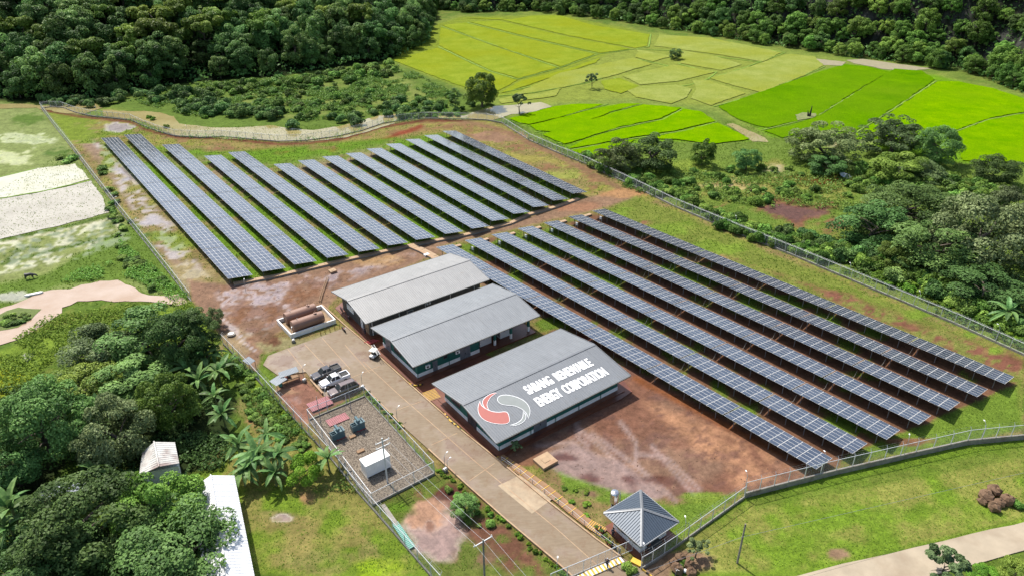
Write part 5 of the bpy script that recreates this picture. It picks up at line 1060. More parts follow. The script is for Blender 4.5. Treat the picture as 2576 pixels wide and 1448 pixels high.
# water buffalo in the paddies
g=G(*q4(215,640)); t=thing('water_buffalo','dark water buffalo grazing at the edge of the green field','buffalo',(g[0],g[1],0),.45)
J=[(-.75,0,1.0),(-.3,0,1.05),(.35,0,1.08),(.75,0,1.12),(1.15,0,.85),(1.45,0,.5),(1.65,0,.28)]; RR=[.34,.42,.40,.32,.20,.18,.12]
for s in (-.2,.2): J+=[(-.7,s,.78),(-.62,s,.55),(-.78,s,.36),(-.74,s,.05),(.65,s,.75),(.66,s,.42),(.68,s,.05)]; RR+=[.22,.15,.08,.08,.18,.10,.08]
E=[(0,1),(1,2),(2,3),(3,4),(4,5),(5,6)]
for i in (7,14): E+=[(0,i),(i,i+1),(i+1,i+2),(i+2,i+3),(3,i+4),(i+4,i+5),(i+5,i+6)]
me=bpy.data.meshes.new('body'); me.from_pydata(J,E,[]); o=bpy.data.objects.new('b',me); COL.objects.link(o); o.modifiers.new('s','SKIN'); o.modifiers.new('d','SUBSURF').levels=1
for i,r_ in enumerate(RR): me.skin_vertices[0].data[i].radius=(r_,r_); me.skin_vertices[0].data[i].use_root=(i==1)
dg=bpy.context.evaluated_depsgraph_get(); dg.update(); m2=bpy.data.meshes.new_from_object(o.evaluated_get(dg)); bpy.data.objects.remove(o); m2.materials.clear(); m2.materials.append(M_['hide']); link('body',m2,t)
for s in (-1,1): part(MB().tube([(1.38,s*.12,.66),(1.3,s*.38,.72),(1.1,s*.48,.85)],[.05,.04,.01],6),'horn','dgrey',t); part(MB().ball((1.32,s*.24,.6),(.05,.13,.05)),'ear','hide',t)
part(MB().tube([(-1.05,0,1.1),(-1.2,0,.8),(-1.2,0,.45)],[.05,.03,.02],5),'tail','hide',t)
g=G(*q4(245,755)); o=part(MB().prism([(-1.8,0),(-1.2,-.3),(1.2,-.35),(1.8,0),(1.2,.35),(-1.2,.3)],.1,.4),'canoe','white',None,loc=(g[0],g[1],0),rz=.5); tag(o,'white canoe hull on the far bank of the muddy pond','canoe')
# charred stump in the rice, white tarp, rocks
g=G(*q3(995,840)); t=thing('tree_stump','black burnt forked stump standing in the bright green rice','tree stump',(g[0],g[1],0)); part(MB().tube([(0,0,0),(.1,0,1.5),(.3,.1,4.2)],[.5,.35,.1],7),'trunk','char',t); part(MB().tube([(-.5,0,0),(-.7,0,1.2),(-1.0,.1,2.6)],[.4,.3,.08],7),'limb','char',t)
struct(sheet('bare_patch',[(2000,292),(2020,286),(2052,288),(2052,296),(2030,302),(2005,306)],mat('dry_earth',ph(150,160,95),.9,.3,1),.36,.4))
g=G(*q3(1250,1265)); o=part(MB().poly([(-2.2,-1.5,.1),(1.4,-2.1,.3),(2.5,1.0,.2),(-.5,2.0,1.5),(-2.3,.8,.9)]).poly([(-2.2,-1.5,0),(1.4,-2.1,0),(2.5,1.0,0),(-.5,2.0,1.4),(-2.3,.8,.8)]),'tarpaulin','white',None,loc=(g[0],g[1],0),rz=.9); tag(o,'crumpled white sheet on the red earth among the bushes','tarpaulin')
def rocks(P,label_f,grp):
    for k,(px,py,r_) in enumerate(P):
        g=G(px,py); m=MB().ball((0,0,r_*.5),(r_,r_*random.uniform(.7,1),r_*random.uniform(.6,.9)),0,9,6,.22); o=part(m,'boulder','rock',None,loc=(g[0],g[1],0),rz=random.uniform(0,6)); tag(o,label_f[k],'boulder',grp)
zz=lambda x,y:z8(x,y)
rocks([(*zz(2400,690),1.1),(*zz(2350,720),1.0),(*zz(2330,750),.7),(*zz(2395,785),.9),(*zz(2470,745),1.0),(*zz(2430,760),.8),(*zz(2500,740),.7)],['largest topmost brown boulder of the heap on the lawn','brown boulder on the left shoulder of the lawn heap','small leftmost brown boulder of the lawn heap','lowest brown boulder of the lawn heap','brown boulder at the right side of the lawn heap','brown boulder in the centre of the lawn heap','small rightmost brown boulder of the lawn heap'],'boulders heaped on the lawn')
rocks([(*z6(1640,1250),.8),(*z6(1560,1300),.6),(*z6(1740,1330),.8),(*z6(1600,1390),.9),(*z6(1770,1420),.7)],['topmost brown boulder of the rock garden outside the gate','small upper left boulder of the rock garden','right boulder of the rock garden','dark lower left boulder of the rock garden','lowest right boulder of the rock garden'],'boulders of the rock garden')
o=part(MB().ball((0,0,.25),.28),'lamp_globe','white',None,loc=(*G(*z6(1700,1400)),0)); tag(o,'small white globe among the rocks outside the gate','globe')
t=thing('garden_table','dark bench table with orange chair beside the guard house','table',(*G(*z6(1330,1110)),0),TH); part(MB().box(-1.1,-.4,.7,1.1,.4,.78),'tabletop','dgrey',t)
for x in(-.9,.9): part(MB().box(x-.05,-.3,0,x+.05,.3,.7),'leg','dgrey',t)
g=G(*z6(1285,1140)); t=thing('plastic_chair','orange plastic chair beside the dark table','chair',(g[0],g[1],.1),.8); part(MB().box(-.22,-.22,.4,.22,.22,.45),'seat','terra',t); part(MB().box(-.22,.18,.45,.22,.22,.9),'backrest','terra',t)
for x in(-.2,.2):
    for y in(-.2,.2): part(MB().box(x-.02,y-.02,0,x+.02,y+.02,.4),'leg','terra',t)
for k,q in enumerate((z6(745,1010),z6(770,1060),z6(800,1090),z6(700,950),z6(640,905))):
    g=G(*q); t=thing('potted_plant',['first','second','third','fourth','fifth'][[2,3,4,1,0][k]]+' potted plant from the top along the guard house rail','potted plant',(g[0],g[1],.12),0,'potted plants beside the rail'); part(MB().tube([(0,0,0),(0,0,.4)],[.16,.24],10),'pot','terra',t); POT.append(t) if 'POT' in globals() else None
# ------------------------------------------------ foliage
def quads(C,Nv,sz,tint,name,mt,asp=.6,extra=None):
    n=len(C); rnd=RNG.normal(size=(n,3)); a=np.cross(Nv,rnd); a/=np.linalg.norm(a,axis=1)[:,None]+1e-9; b=np.cross(Nv,a); b/=np.linalg.norm(b,axis=1)[:,None]+1e-9
    s=sz[:,None]*.5 if hasattr(sz,'__len__') else sz*.5
    # leaf clump: a folded kite, tip drooping
    v=np.stack([C-a*s,C-b*s*asp+Nv*s*.25,C+a*s-Nv*s*.2,C+b*s*asp+Nv*s*.25],1).reshape(-1,3)
    me=bpy.data.meshes.new(name); me.vertices.add(4*n); me.vertices.foreach_set('co',v.ravel()); me.loops.add(4*n); me.loops.foreach_set('vertex_index',np.arange(4*n))
    me.polygons.add(n); me.polygons.foreach_set('loop_start',np.arange(n)*4); me.update(calc_edges=True)
    t=me.attributes.new('tint','FLOAT','POINT'); t.data.foreach_set('value',np.repeat(np.clip(tint,0,1),4).astype(np.float32)); me.materials.append(M_[mt]); return me
def unit(n):
    v=RNG.normal(size=(n,3)); return v/np.linalg.norm(v,axis=1)[:,None]
def crown(name,mt,nleaf,leaf,nl=38,lr=(.22,.36),flat=.8,low=-.45,shell=(.62,.88),seed=0,up=.35,open_=0.,lobevar=.35):
    """radius 1 crown centred on its middle; many leafy lobes, each with its own leaves"""
    d=unit(nl*3); d=d[d[:,2]>low][:nl]; nl=len(d); c=d*RNG.uniform(*shell,nl)[:,None]; c*=np.array([1,1,flat])
    c+=RNG.normal(size=c.shape)*.05; r=RNG.uniform(*lr,nl); w_=r**2/np.sum(r**2); k=RNG.choice(nl,nleaf,p=w_)
    u=unit(nleaf); m=u[:,2]<-.35; u[m,2]*=-1; rr=r[k]*(1-RNG.exponential(.10,nleaf).clip(0,.7)); P=c[k]+u*rr[:,None]*np.array([1,1,.85])
    out=P/(np.linalg.norm(P,axis=1)[:,None]+1e-6); Nv=u*.55+out*.2+RNG.normal(size=u.shape)*.42+np.array([0,0,up]); Nv/=np.linalg.norm(Nv,axis=1)[:,None]
    lt=RNG.uniform(0,1,nl); tint=.5+(lt[k]-.5)*lobevar*2+RNG.normal(size=nleaf)*.16
    return quads(P,Nv,leaf*RNG.uniform(.7,1.35,nleaf),tint,name,mt)
def trunkmesh(h,r,seed,limbs=5,spread=.55):
    rs=random.Random(seed); m=MB(); p=[Vector((0,0,-.1))]
    for i in range(1,5): p.append(Vector((rs.uniform(-.04,.04)*i,rs.uniform(-.04,.04)*i,h*i/4)))
    m.tube(p,[r*1.3,r,r*.85,r*.75,r*.6],7)
    for k in range(limbs):
        a=rs.uniform(0,6.28); s=p[2+k%3]; e=s+Vector((math.cos(a)*spread,math.sin(a)*spread,rs.uniform(.35,.8)*spread)); m.tube([s,s.lerp(e,.5)+Vector((0,0,.05)),e],[r*.5,r*.32,r*.12],5)
    return m.mesh('trunk','bark')
TR={}
def kind(k,mt,nleaf,leaf,**a):
    tr=a.pop('tr',(1.0,.06)); vs=a.pop('vs',3); TR[k]=[(crown('crown',mt,nleaf,leaf,**a),trunkmesh(tr[0],tr[1],i*7+len(k))) for i in range(vs)]
kind('mango','leaf_dark',17000,.055,nl=90,lr=(.15,.27),flat=.85,vs=4,low=-.95)
kind('grey','leaf_grey',12000,.06,nl=70,lr=(.13,.27),flat=.75,low=-.8)
kind('green','leaf_mid',12000,.065,nl=60,lr=(.15,.3),flat=.85,low=-.9)
kind('tall','leaf_dark',9000,.08,nl=50,lr=(.18,.34),flat=1.25,low=-.95)
kind('forest','leaf_dark',6000,.11,nl=44,lr=(.18,.38),flat=1.1,low=-.95,lobevar=.6,vs=6,tr=(1.3,.05))
kind('forest2','leaf_mid',3800,.13,nl=18,lr=(.2,.36),flat=.55,low=-.15,lobevar=.5,vs=4,tr=(1.9,.05))
kind('bamboo','leaf_bam',11000,.065,nl=80,lr=(.12,.24),flat=1.0,low=-.8,shell=(.4,1.0),up=.1)
kind('belt','bush',6000,.10,nl=50,lr=(.16,.34),flat=1.0,low=-.8,lobevar=.5,vs=4)
kind('lime','leaf_lime',6000,.09,nl=26,lr=(.2,.34),flat=.8)
kind('open','leaf_grey',2600,.12,nl=20,lr=(.12,.22),flat=.7,low=-.2,shell=(.35,1.0),tr=(1.1,.05))
kind('cone','leaf_dark',9000,.08,nl=40,lr=(.16,.34),flat=2.4,low=-.95,shell=(.55,.8),tr=(1.6,.07))
BU=[crown('bush','bush',1500,.20,nl=12,lr=(.28,.5),flat=.7,low=-.1,shell=(.3,.75),lobevar=.5) for _ in range(5)]
BD=[crown('bush','leaf_dark',1700,.19,nl=12,lr=(.28,.5),flat=.8,low=-.1,shell=(.3,.75),lobevar=.5) for _ in range(4)]
BL=[crown('bush','leaf_lime',1200,.22,nl=10,lr=(.28,.5),flat=.7,low=-.1,shell=(.3,.75)) for _ in range(3)]
TN={}
def tree(kd,x,y,R_,label,cz=None,group=None,sz=1.,nm='broadleaf_tree',z0=None,cat='tree'):
    ms=TR[kd]; me,tm=ms[TN.setdefault(kd,0)%len(ms)]; TN[kd]+=1
    z=float(terr(x,y)) if z0 is None else z0; t=thing(nm,label,cat,(x,y,z),random.uniform(0,6.28),group)
    cz=R_*1.15 if cz is None else cz
    link('trunk',tm,t,(0,0,0),0,(R_,R_,max(.5,cz/ {'forest':1.3,'forest2':1.9,'cone':1.6,'open':1.1}.get(kd,1.)))); link('crown',me,t,(0,0,cz),random.uniform(0,6.28),(R_,R_*random.uniform(.92,1.08),R_*sz)); return t
FLAT={'mango':.85,'grey':.75,'green':.85,'tall':1.25,'forest':.95,'forest2':.55,'bamboo':1.,'belt':1.,'lime':.8,'open':.7,'cone':2.4}
def treeat(kd,px,py,w_,h_,label,group=None,clear=-.12,nm='broadleaf_tree',cat='tree'):
    """px,py crown centre, w_,h_ crown size in photo px (2576 wide)"""
    cz=5.
    for _ in range(5):
        x,y=G(px,py,cz); d=math.hypot(y,CH-cz); R_=w_/2/(FL/d)*1.08; vz=h_/w_; vh=R_*max(.3,min(3.,vz)); cz=vh*.92+R_*clear
    base=FLAT[kd]; return tree(kd,x,y,R_*.93,label,cz,group,vh/R_/base/1.02*.93,nm,0.,cat)
# big trees, lower left
for a in (('mango',105,1075,250,240,'huge round dark green fruit tree filling the left edge below the puddled grass'),('mango',215,1320,300,230,'large round mango tree below the grey hut roof, lower left'),('mango',425,1405,320,200,'large round mango tree overlapping the white metal roof at the bottom'),
 ('mango',120,1420,260,150,'broad mango tree cut off by the bottom left edge'),('grey',285,1085,190,180,'round grey green tree beside the rusty tin hut'),('green',425,1010,150,170,'bushy bright green tree between banana plants and the tin hut'),
 ('green',405,1275,215,190,'dark olive bushy tree between the rusty hut and the white roof'),('tall',365,850,200,170,'dense dark tree beside the muddy pond'),('grey',250,880,200,120,'spreading greyish tree left of the dense dark pond tree'),
 ('mango',445,860,170,170,'dark green tree touching the vine covered column tree'),('cone',505,835,95,190,'narrow vine covered tree column at the fence gap beside the muddy yard'),('green',215,975,190,110,'feathery green tree above the huge round fruit tree'),('lime',768,1180,88,88,'bright lime green round shrub tree between banana plants and fence'),
 ('tall',330,950,180,120,'dark tree in the shade behind the banana clump'),('lime',330,1212,80,60,'yellow green small tree left of the olive bushy tree'),('lime',345,1345,100,60,'yellow green small tree between the two large mango trees'),('tall',30,1170,140,150,'dark tree in the shade at the left edge'),('grey',540,800,50,60,'small pale tree beside the vine column')): treeat(a[0],*a[1:5],a[5])
# middle distance
for a in (('green',1212,228,84,92,'tall pale topped tree at the river bend behind the back fence'),('cone',1144,246,34,66,'narrow dark tree just left of the pale topped river tree'),('open',1307,256,52,42,'small spreading tree standing alone on the bank beside the young rice'),('open',1490,200,40,32,'small thin tree alone on the levee among pale rice fields'),
 ('tall',1698,135,34,30,'small dark round tree alone among the pale rice fields'),('bamboo',1560,395,110,90,'broad dark green tree group at the lower edge of the bright rice, leftmost'),('tall',1640,385,120,100,'large tree with olive leaves at the corner of the young rice'),('green',1768,385,62,70,'olive green round tree right of the large rice corner tree'),
 ('tall',1880,400,70,66,'dark green round tree standing alone in the wet grass'),('bamboo',2075,365,170,110,'large pale feathery bamboo clump above the red earth'),('tall',2085,415,90,60,'dark tree below the feathery bamboo clump'),('bamboo',2250,345,170,100,'pale feathery bamboo clump left of the dark dome tree'),
 ('mango',2362,368,112,100,'dark dome shaped tree against the bright young rice'),('green',2260,425,140,80,'dark green tree in front of the right bamboo clump'),('mango',2508,430,112,80,'dark round tree at the right edge of the young rice'),('bamboo',2330,440,130,60,'low pale bushy tree right of the bamboo clump'),
 ('mango',2280,520,230,120,'broad dark green tree draped in vines at the right'),('tall',2200,570,180,130,'dark vine draped tree on the left flank of the right grove'),('grey',2470,590,250,200,'very large greyish tree at the right edge of the picture'),('tall',2350,620,200,150,'dark green tree in the middle of the right grove'),
 ('grey',2560,520,130,120,'greyish tree cut off by the right edge'),('tall',2480,720,180,110,'shaded dark tree at the foot of the large greyish tree'),('green',2250,650,110,80,'leafy green tree at the front of the right grove')): treeat(a[0],*a[1:5],a[5],clear=(.25 if a[0]=='open' else -.12))
# bottom right corner
for a in (('open',2375,1425,130,80,'grey green tree growing in front of the country road at the bottom'),('green',2560,1440,90,60,'leafy tree in the bottom right corner beside the road'),('lime',2480,1448,70,30,'small yellow green tree at the bottom right edge')): treeat(a[0],*a[1:5],a[5],clear=.1)
treeat('tall',1168,1270,66,50,'papaya like dark leafed shrub tree beside the mud pool left of the drive',clear=.2); treeat('open',1752,1378,66,44,'papaya tree beside the guard house roof corner',clear=.25); treeat('open',1297,1125,36,32,'silvery shrub at the front corner of the logo building',nm='shrub',cat='shrub')
# forest trees on the wooded hill and the foot of the limestone slope
def scatter(Pw,sp,jit,test,cap,dmin,dmax):
    xs=[p[0] for p in Pw]; ys=[p[1] for p in Pw]; out=[]
    y=max(min(ys),180)
    while y<min(max(ys),720):
        x=max(min(xs),-520)
        while x<min(max(xs),600):
            a=x+random.uniform(-1,1)*jit; b_=y+random.uniform(-1,1)*jit
            d=float(sd(np.array([a]),np.array([b_]),Pw)[0])
            if dmin<d<dmax:
                z=float(terr(a,b_)); px,py=PJ(a,b_,z+6)
                if -60<px<2640 and py>-90 and test(px,py): out.append((a,b_,d,z))
            x+=sp
        y+=sp*.9
    random.shuffle(out); return out[:cap]
def gn(name,pts,label,cat,src):
    """many look-alikes nobody could count: one object, instances on points (x,y,z,size,stretch)"""
    P=np.array(pts); k=len(src)
    me=bpy.data.meshes.new(name); me.from_pydata([tuple(p[:3]) for p in P],[],[])
    a=me.attributes.new('sc','FLOAT_VECTOR','POINT'); a.data.foreach_set('vector',np.stack([P[:,3],P[:,3],P[:,3]*P[:,4]],1).ravel())
    a=me.attributes.new('rz','FLOAT_VECTOR','POINT'); r_=np.zeros((len(P),3)); r_[:,2]=RNG.uniform(0,6.28,len(P)); a.data.foreach_set('vector',r_.ravel())
    o=link(name,me); g=bpy.data.node_groups.new(name,'GeometryNodeTree'); g.interface.new_socket('Geometry',in_out='INPUT',socket_type='NodeSocketGeometry'); g.interface.new_socket('Geometry',in_out='OUTPUT',socket_type='NodeSocketGeometry')
    gi=g.nodes.new('NodeGroupInput'); go=g.nodes.new('NodeGroupOutput'); gg=g.nodes.new('GeometryNodeGeometryToInstance'); ip=g.nodes.new('GeometryNodeInstanceOnPoints')
    for ob in src:
        oi=g.nodes.new('GeometryNodeObjectInfo'); oi.inputs[0].default_value=ob; g.links.new(oi.outputs['Geometry'],gg.inputs[0])
    g.links.new(gi.outputs[0],ip.inputs['Points']); g.links.new(gg.outputs[0],ip.inputs['Instance']); ip.inputs['Pick Instance'].default_value=True
    for at_,sk_ in (('sc','Scale'),('rz','Rotation')):
        na=g.nodes.new('GeometryNodeInputNamedAttribute'); na.data_type='FLOAT_VECTOR'; na.inputs[0].default_value=at_; g.links.new(na.outputs[0],ip.inputs[sk_])
    g.links.new(ip.outputs[0],go.inputs[0]); md=o.modifiers.new('gn','NODES'); md.node_group=g; stuff(o); return tag(o,label,cat)
F1=scatter(fW,9.2,3.0,lambda px,py:True,400,1.,110); F1.sort(key=lambda f:f[1])
F2=scatter(bW,8.2,3.0,lambda px,py:px>1080,300,-6,46); F2.sort(key=lambda f:f[1]); print('forest',len(F1),len(F2))
def where(px,cuts): 
    for c,t_ in cuts:
        if px<c: return t_
E1,E2=[],[]
for i,(x,y,d,z) in enumerate(F1):
    top=random.random()<.28 and d>14; r_=random.uniform(5.2,7.8)*(.75 if d<7 else 1)
    if i>=150: E1.append((x,y,z+r_*1.1,r_,random.uniform(.8,1.3))); continue
    px,py=PJ(x,y,z); wh=where(px,((250,'above the left fence'),(520,'above the river bend'),(800,'above the scrubland'),(3000,'beside the ripe rice')))
    dp='at the front edge of' if d<14 else 'inside'
    if top: tree('forest2',x,y,r_*1.15,'flat crowned tree '+dp+' the hill forest '+wh,r_*1.8,'tall flat crowned forest trees')
    else: tree('forest',x,y,r_,'dark tree '+dp+' the hill forest '+wh,r_*1.15,'dark forest trees on the left hill',random.uniform(.85,1.3))
for i,(x,y,d,z) in enumerate(F2):
    r_=random.uniform(3.4,5.8)*(.8 if d<3 else 1.)
    if i>=100: E2.append((x,y,z+r_*.9,r_,random.uniform(.8,1.2))); continue
    px,py=PJ(x,y,z); wh=where(px,((1300,'behind the ripe rice, nearest the left hill'),(1500,'behind the ripe rice'),(1700,'behind the corner where pale rice begins'),(1900,'behind the pale rice'),(2060,'near the bare pale trunk'),(2200,'behind the grey mud track'),(2400,'behind the middle of the bright rice'),(3000,'close to the right picture edge')))
    tree('belt' if random.random()<.8 else 'forest',x,y,r_,'bushy vine covered tree in the belt '+wh,r_*.9,'trees below the limestone slope',random.uniform(.8,1.15))
hold={}
for t_ in KIDS.values():
    for c in t_:
        if c.name.startswith('crown') : hold.setdefault(c.data.name,c)
fs=[c for c in hold.values() if c.data in [a for a,_ in TR['forest']]]; bs=[c for c in hold.values() if c.data in [a for a,_ in TR['belt']]]
gn('forest_canopy',E1,'dark forest canopy covering the upper part of the left hill','forest',fs); gn('forest_canopy',E2,'vine covered tree canopy on the lower limestone slope','forest',bs+fs[:2])
# dead tree
t=thing('dead_tree','bare pale dead trunk standing in front of the limestone slope','dead tree',(*G(1981,100),0)); part(MB().tube([(0,0,0),(.2,0,6),(.1,0,13)],[.3,.22,.06],6).tube([(.15,0,8),(1.2,0,10.5)],[.1,.03],5),'trunk','cream',t)
# shrubs
HB={}
def proto(fam,q,r_,label,cat='bush'):
    L_=[]
    for me,(px,py) in zip(fam,q): g=G(px,py); o=tag(link('shrub',me,None,(g[0],g[1],r_*.22),random.uniform(0,6.28),r_),label,cat,label[:30]); L_.append(o)
    HB[id(fam)]=L_
proto(BU,[(1180,262),(1165,275),(1120,270),(1105,262),(1135,258)],1.5,'small green shrub at the foot of the narrow dark river tree')
proto(BD,[(1190,268),(1228,262),(1150,282),(1098,280)],1.9,'dark shrub round the foot of the pale topped river tree')
proto(BL,[(375,297),(386,302),(420,322)],1.3,'lime shrub on the strip between back fence and river')
def bush(px,py,r_,fam,label,group,cat='bush',sz=1.,nm='bush',z=0.):
    if callable(label): label=label(px)
    me=random.choice(fam); g=G(px,py); o=link(nm,me,None,(g[0],g[1],float(terr(*g))+r_*.22+z),random.uniform(0,6.28),(r_,r_*random.uniform(.85,1.15),r_*sz*random.uniform(.8,1.15))); return tag(o,label,cat,group)
def fill(P,n,r0,r1,fam,label,group,mind=.8,along=False,ww=None,sz=1.,nm='bush',one=False):
    pts=[];tries=0; xs=[p[0] for p in P]; ys=[p[1] for p in P]
    while len(pts)<n and tries<n*60:
        tries+=1
        if along:
            i=random.randrange(len(P)-1); f=random.random(); px=P[i][0]+(P[i+1][0]-P[i][0])*f+random.uniform(-1,1)*ww; py=P[i][1]+(P[i+1][1]-P[i][1])*f+random.uniform(-1,1)*ww*.5
        else:
            px=random.uniform(min(xs),max(xs)); py=random.uniform(min(ys),max(ys))
            if not inpoly(np.array([px]),np.array([py]),P)[0]: continue
        g=G(px,py); r_=random.uniform(r0,r1)
        if any((g[0]-a)**2+(g[1]-b_)**2<((r_+c)*mind*.5)**2*1.6 for a,b_,c in pts): continue
        pts.append((*g,r_))
        if not one: bush(px,py,r_,fam,label,group,sz=sz,nm=nm,cat=nm.split('_')[-1])
    if one: gn(nm,[(a,b_,c*.22,c,sz*random.uniform(.8,1.15)) for a,b_,c in pts],label,'undergrowth',HB[id(fam)])
GS='shrubs on the scrubland behind the river'
fill([(235,255),(330,256),(420,264),(470,290),(700,304),(740,290),(600,272),(480,235),(330,238)],55,2.2,3.6,BD,'dark leafy shrub on the near bank side of the scrubland behind the river',GS+' near the bank',.6,sz=1.1)
fill([(440,262),(620,262),(780,308),(850,305),(960,282),(1010,274),(1120,285),(1140,240),(960,215),(700,215)],95,1.2,2.8,BU,'low green shrubs scattered over the grassy scrubland behind the river',GS,.8,nm='scrub_thicket',one=True)
fill([(480,225),(700,205),(985,165),(1010,190),(760,225),(560,240)],55,2.2,3.8,BU,'leafy shrubs at the forest foot above the scrubland',None,.6,nm='forest_edge_thicket',one=True)
fill([(830,300),(960,285),(1000,245),(1150,290),(1100,292),(880,320)],26,2.0,3.2,BD,'large dark shrub on the river bank left of the pale topped tree','large dark shrubs by the river bend',.6)
bush(740,322,3.2,BD,'round dark shrub alone on the river bank opposite the seventh upper row',None,sz=1.1); bush(516,296,2.0,BL,'bright lime bush beside the khaki river bend',None)
fill([(1000,300),(1060,292),(1110,292),(1160,292)],14,1.3,2.2,BU,'leafy bush along the outside of the back fence','bushes behind the back fence',.6,True,8)
for i,(q) in enumerate((z6(620,600),)): pass
HL='leafy bush in the hedge outside the right chain link fence'
fill([(1480,400),(1560,440),(1640,470),(1720,500),(1800,545),(1860,580),(1960,615),(2080,650)],75,1.4,2.6,BU,lambda px:'leafy bush of the right hedge '+where(px,((1600,'where it meets the young rice'),(1720,'beside the rightmost upper row'),(1850,'behind the earth road end'),(1960,'beside the seventh lower row start'),(3000,'beside the red earth patch'))),'bushes of the right hedge',.6,True,22,1.1,nm='hedge_bush')
fill([(1960,600),(2080,632),(2180,660),(2280,700),(2400,755),(2520,810),(2600,840)],85,1.8,3.0,BD+BU,lambda px:'tall leafy bush of the right hedge '+where(px,((2080,'below the red earth patch'),(2200,'left of the dark grove'),(2320,'at the left foot of the grove'),(2440,'at the middle foot of the grove'),(3000,'close to the right picture edge'))),'tall bushes of the right hedge',.55,True,26,1.2,nm='hedge_bush')
fill([(2200,700),(2300,735),(2400,775),(2500,825),(2590,860)],30,1.2,1.9,BL,'lime green bush at the foot of the hedge outside the right fence','lime bushes of the right hedge',.7,True,12)
fill([(1500,410),(1600,400),(1800,440),(1860,400),(2000,430),(2240,440),(2460,480),(2200,500),(1900,520),(1620,470)],70,1.0,2.4,BU,lambda px:'green shrub on the rough ground '+where(px,((1700,'below the leftmost dark tree group'),(1850,'below the olive round tree'),(2000,'beside the lone dark round tree'),(2200,'near the red earth patch'),(3000,'near the right grove'))),'shrubs on the rough ground',.9,nm='shrub')
fill([(2050,405),(2250,430),(2480,470),(2500,520),(2250,470),(2120,440)],50,2.0,3.4,BU,'leafy shrub among the bamboo clumps below the young rice','shrubs among the bamboo clumps',.6,nm='shrub')
fill([(240,390),(330,560),(300,600),(340,640),(430,720),(380,740),(330,690),(300,640)],34,.9,1.7,BU,'low bush in the grass outside the left fence','low bushes outside the left fence',.7,sz=.7,nm='meadow_bush')
fill([(0,800),(70,790),(90,800),(30,825)],8,.9,1.5,BU,'small bush on the grassy spit in the muddy pond','bushes on the pond spit',.8,sz=.6)
fill([(600,900),(690,1010),(780,1110),(760,1150),(640,1060),(570,930)],40,.6,1.3,BU,'low leafy weeds on the slope outside the near left fence',None,.8,sz=.6,nm='weed_thicket',one=True)
fill([(130,390),(190,400),(170,410)],4,1.3,2.2,BU,'dark bush at the end of the flooded paddy beside the left fence','bushes at the paddy end',.8,sz=.6)
fill([(1100,1185),(1130,1200),(1390,1420),(1420,1446)],30,.3,.5,BL,'small yellow green ornamental plant along the left drive edge','ornamental plants along the drive',.9,True,6,nm='ornamental_plant')
fill([(925,990),(1010,1075)],12,.35,.6,BL,'small yellow green plant on the grass strip beside the gravel yard','plants on the gravel yard strip',.9,True,3,nm='ornamental_plant')
fill([(1130,1215),(1190,1245),(1260,1330),(1200,1340),(1120,1250)],18,.4,.9,BU,'leafy weed between the mud pool and the drive','weeds by the mud pool',1.8,sz=.7)
fill([(1410,1215),(1500,1240),(1480,1300),(1400,1260)],14,.4,.8,BL,'low bright shrub on the grass beside the striped walk','low shrubs by the striped walk',2.5,sz=.5)
bush(1573,1428,.9,BU,'clipped green hedge plant at the gate corner below the guard house',None); bush(1586,1436,.9,BU,'second clipped green hedge plant closer to the bottom at the gate corner',None)
bush(*z6(1685,1310),.7,BU,'round blue green shrub in the rock garden outside the gate',None); bush(*zz(2530,770),.9,BU,'green shrub growing out of the boulder heap on the lawn',None); 
for o in [o for o in COL.objects if o.name.startswith('potted_plant')]: link('foliage',BU[0],o,(0,0,.62),0,.36)
# banana plants
def bleaf(seed):
    rs=random.Random(seed); m=MB(); L=3.0; W_=.27; n_=9; pr=None
    for i in range(n_+1):
        f=i/n_; x=L*(f-.12*f*f); z=1.25*f-1.6*f*f*rs.uniform(.96,1.04)+.0; w_=1.25*W_*math.sin(math.pi*min(1,f*.92+.10))**.55*(1 if f<.97 else .3); j1,j2=(rs.uniform(.78,1.05) for _ in range(2))
        cur=(Vector((x,0,z)),Vector((x-.05,-w_*j1,z+.10)),Vector((x-.05,w_*j2,z+.10)))
        if pr: m.quad(pr[0],cur[0],cur[1],pr[1]); m.quad(pr[0],pr[2],cur[2],cur[0])
        pr=cur
    me=m.mesh('leaf','leaf_ban',fix=False); t=me.attributes.new('tint','FLOAT','POINT'); t.data.foreach_set('value',np.clip(RNG.normal(.5,.18,len(me.vertices)),0,1).astype(np.float32)); return me
BLF=[bleaf(i) for i in range(4)]; BST=MB().tube([(0,0,0),(0,0,1.2),(.03,0,2.4)],[.17,.14,.09],8).mesh('stem',mat('banana_stem',(.16,.18,.07),.6,.3,4))
def banana(px,py,s,label,group='banana plants'):
    g=G(px,py,2.2*s); t=thing('banana_plant',label,'banana plant',(g[0],g[1],0),random.uniform(0,6.28),group,s*random.uniform(1.0,1.25)); link('stem',BST,t)
    n_=random.randint(9,12)
    for k in range(n_):
        o=link('leaf',random.choice(BLF),t,(0,0,2.3+random.uniform(-.3,.15))); o.rotation_euler=(random.uniform(-.35,.35),random.uniform(-1.05,.45),k*6.283/n_+random.uniform(-.25,.25)); o.scale=(random.uniform(.7,1.2),random.uniform(.8,1.15),random.uniform(.8,1.2))
BN=[((510,905),1.25),((470,935),1.1),((550,940),1.15),((500,960),1.1),((540,890),1.0),((455,905),.95),((580,915),.9)]
for i,(q,s) in enumerate(BN): banana(*q,s,'banana plant in the big clump directly outside the fence beside the yard','banana plants of the big clump')
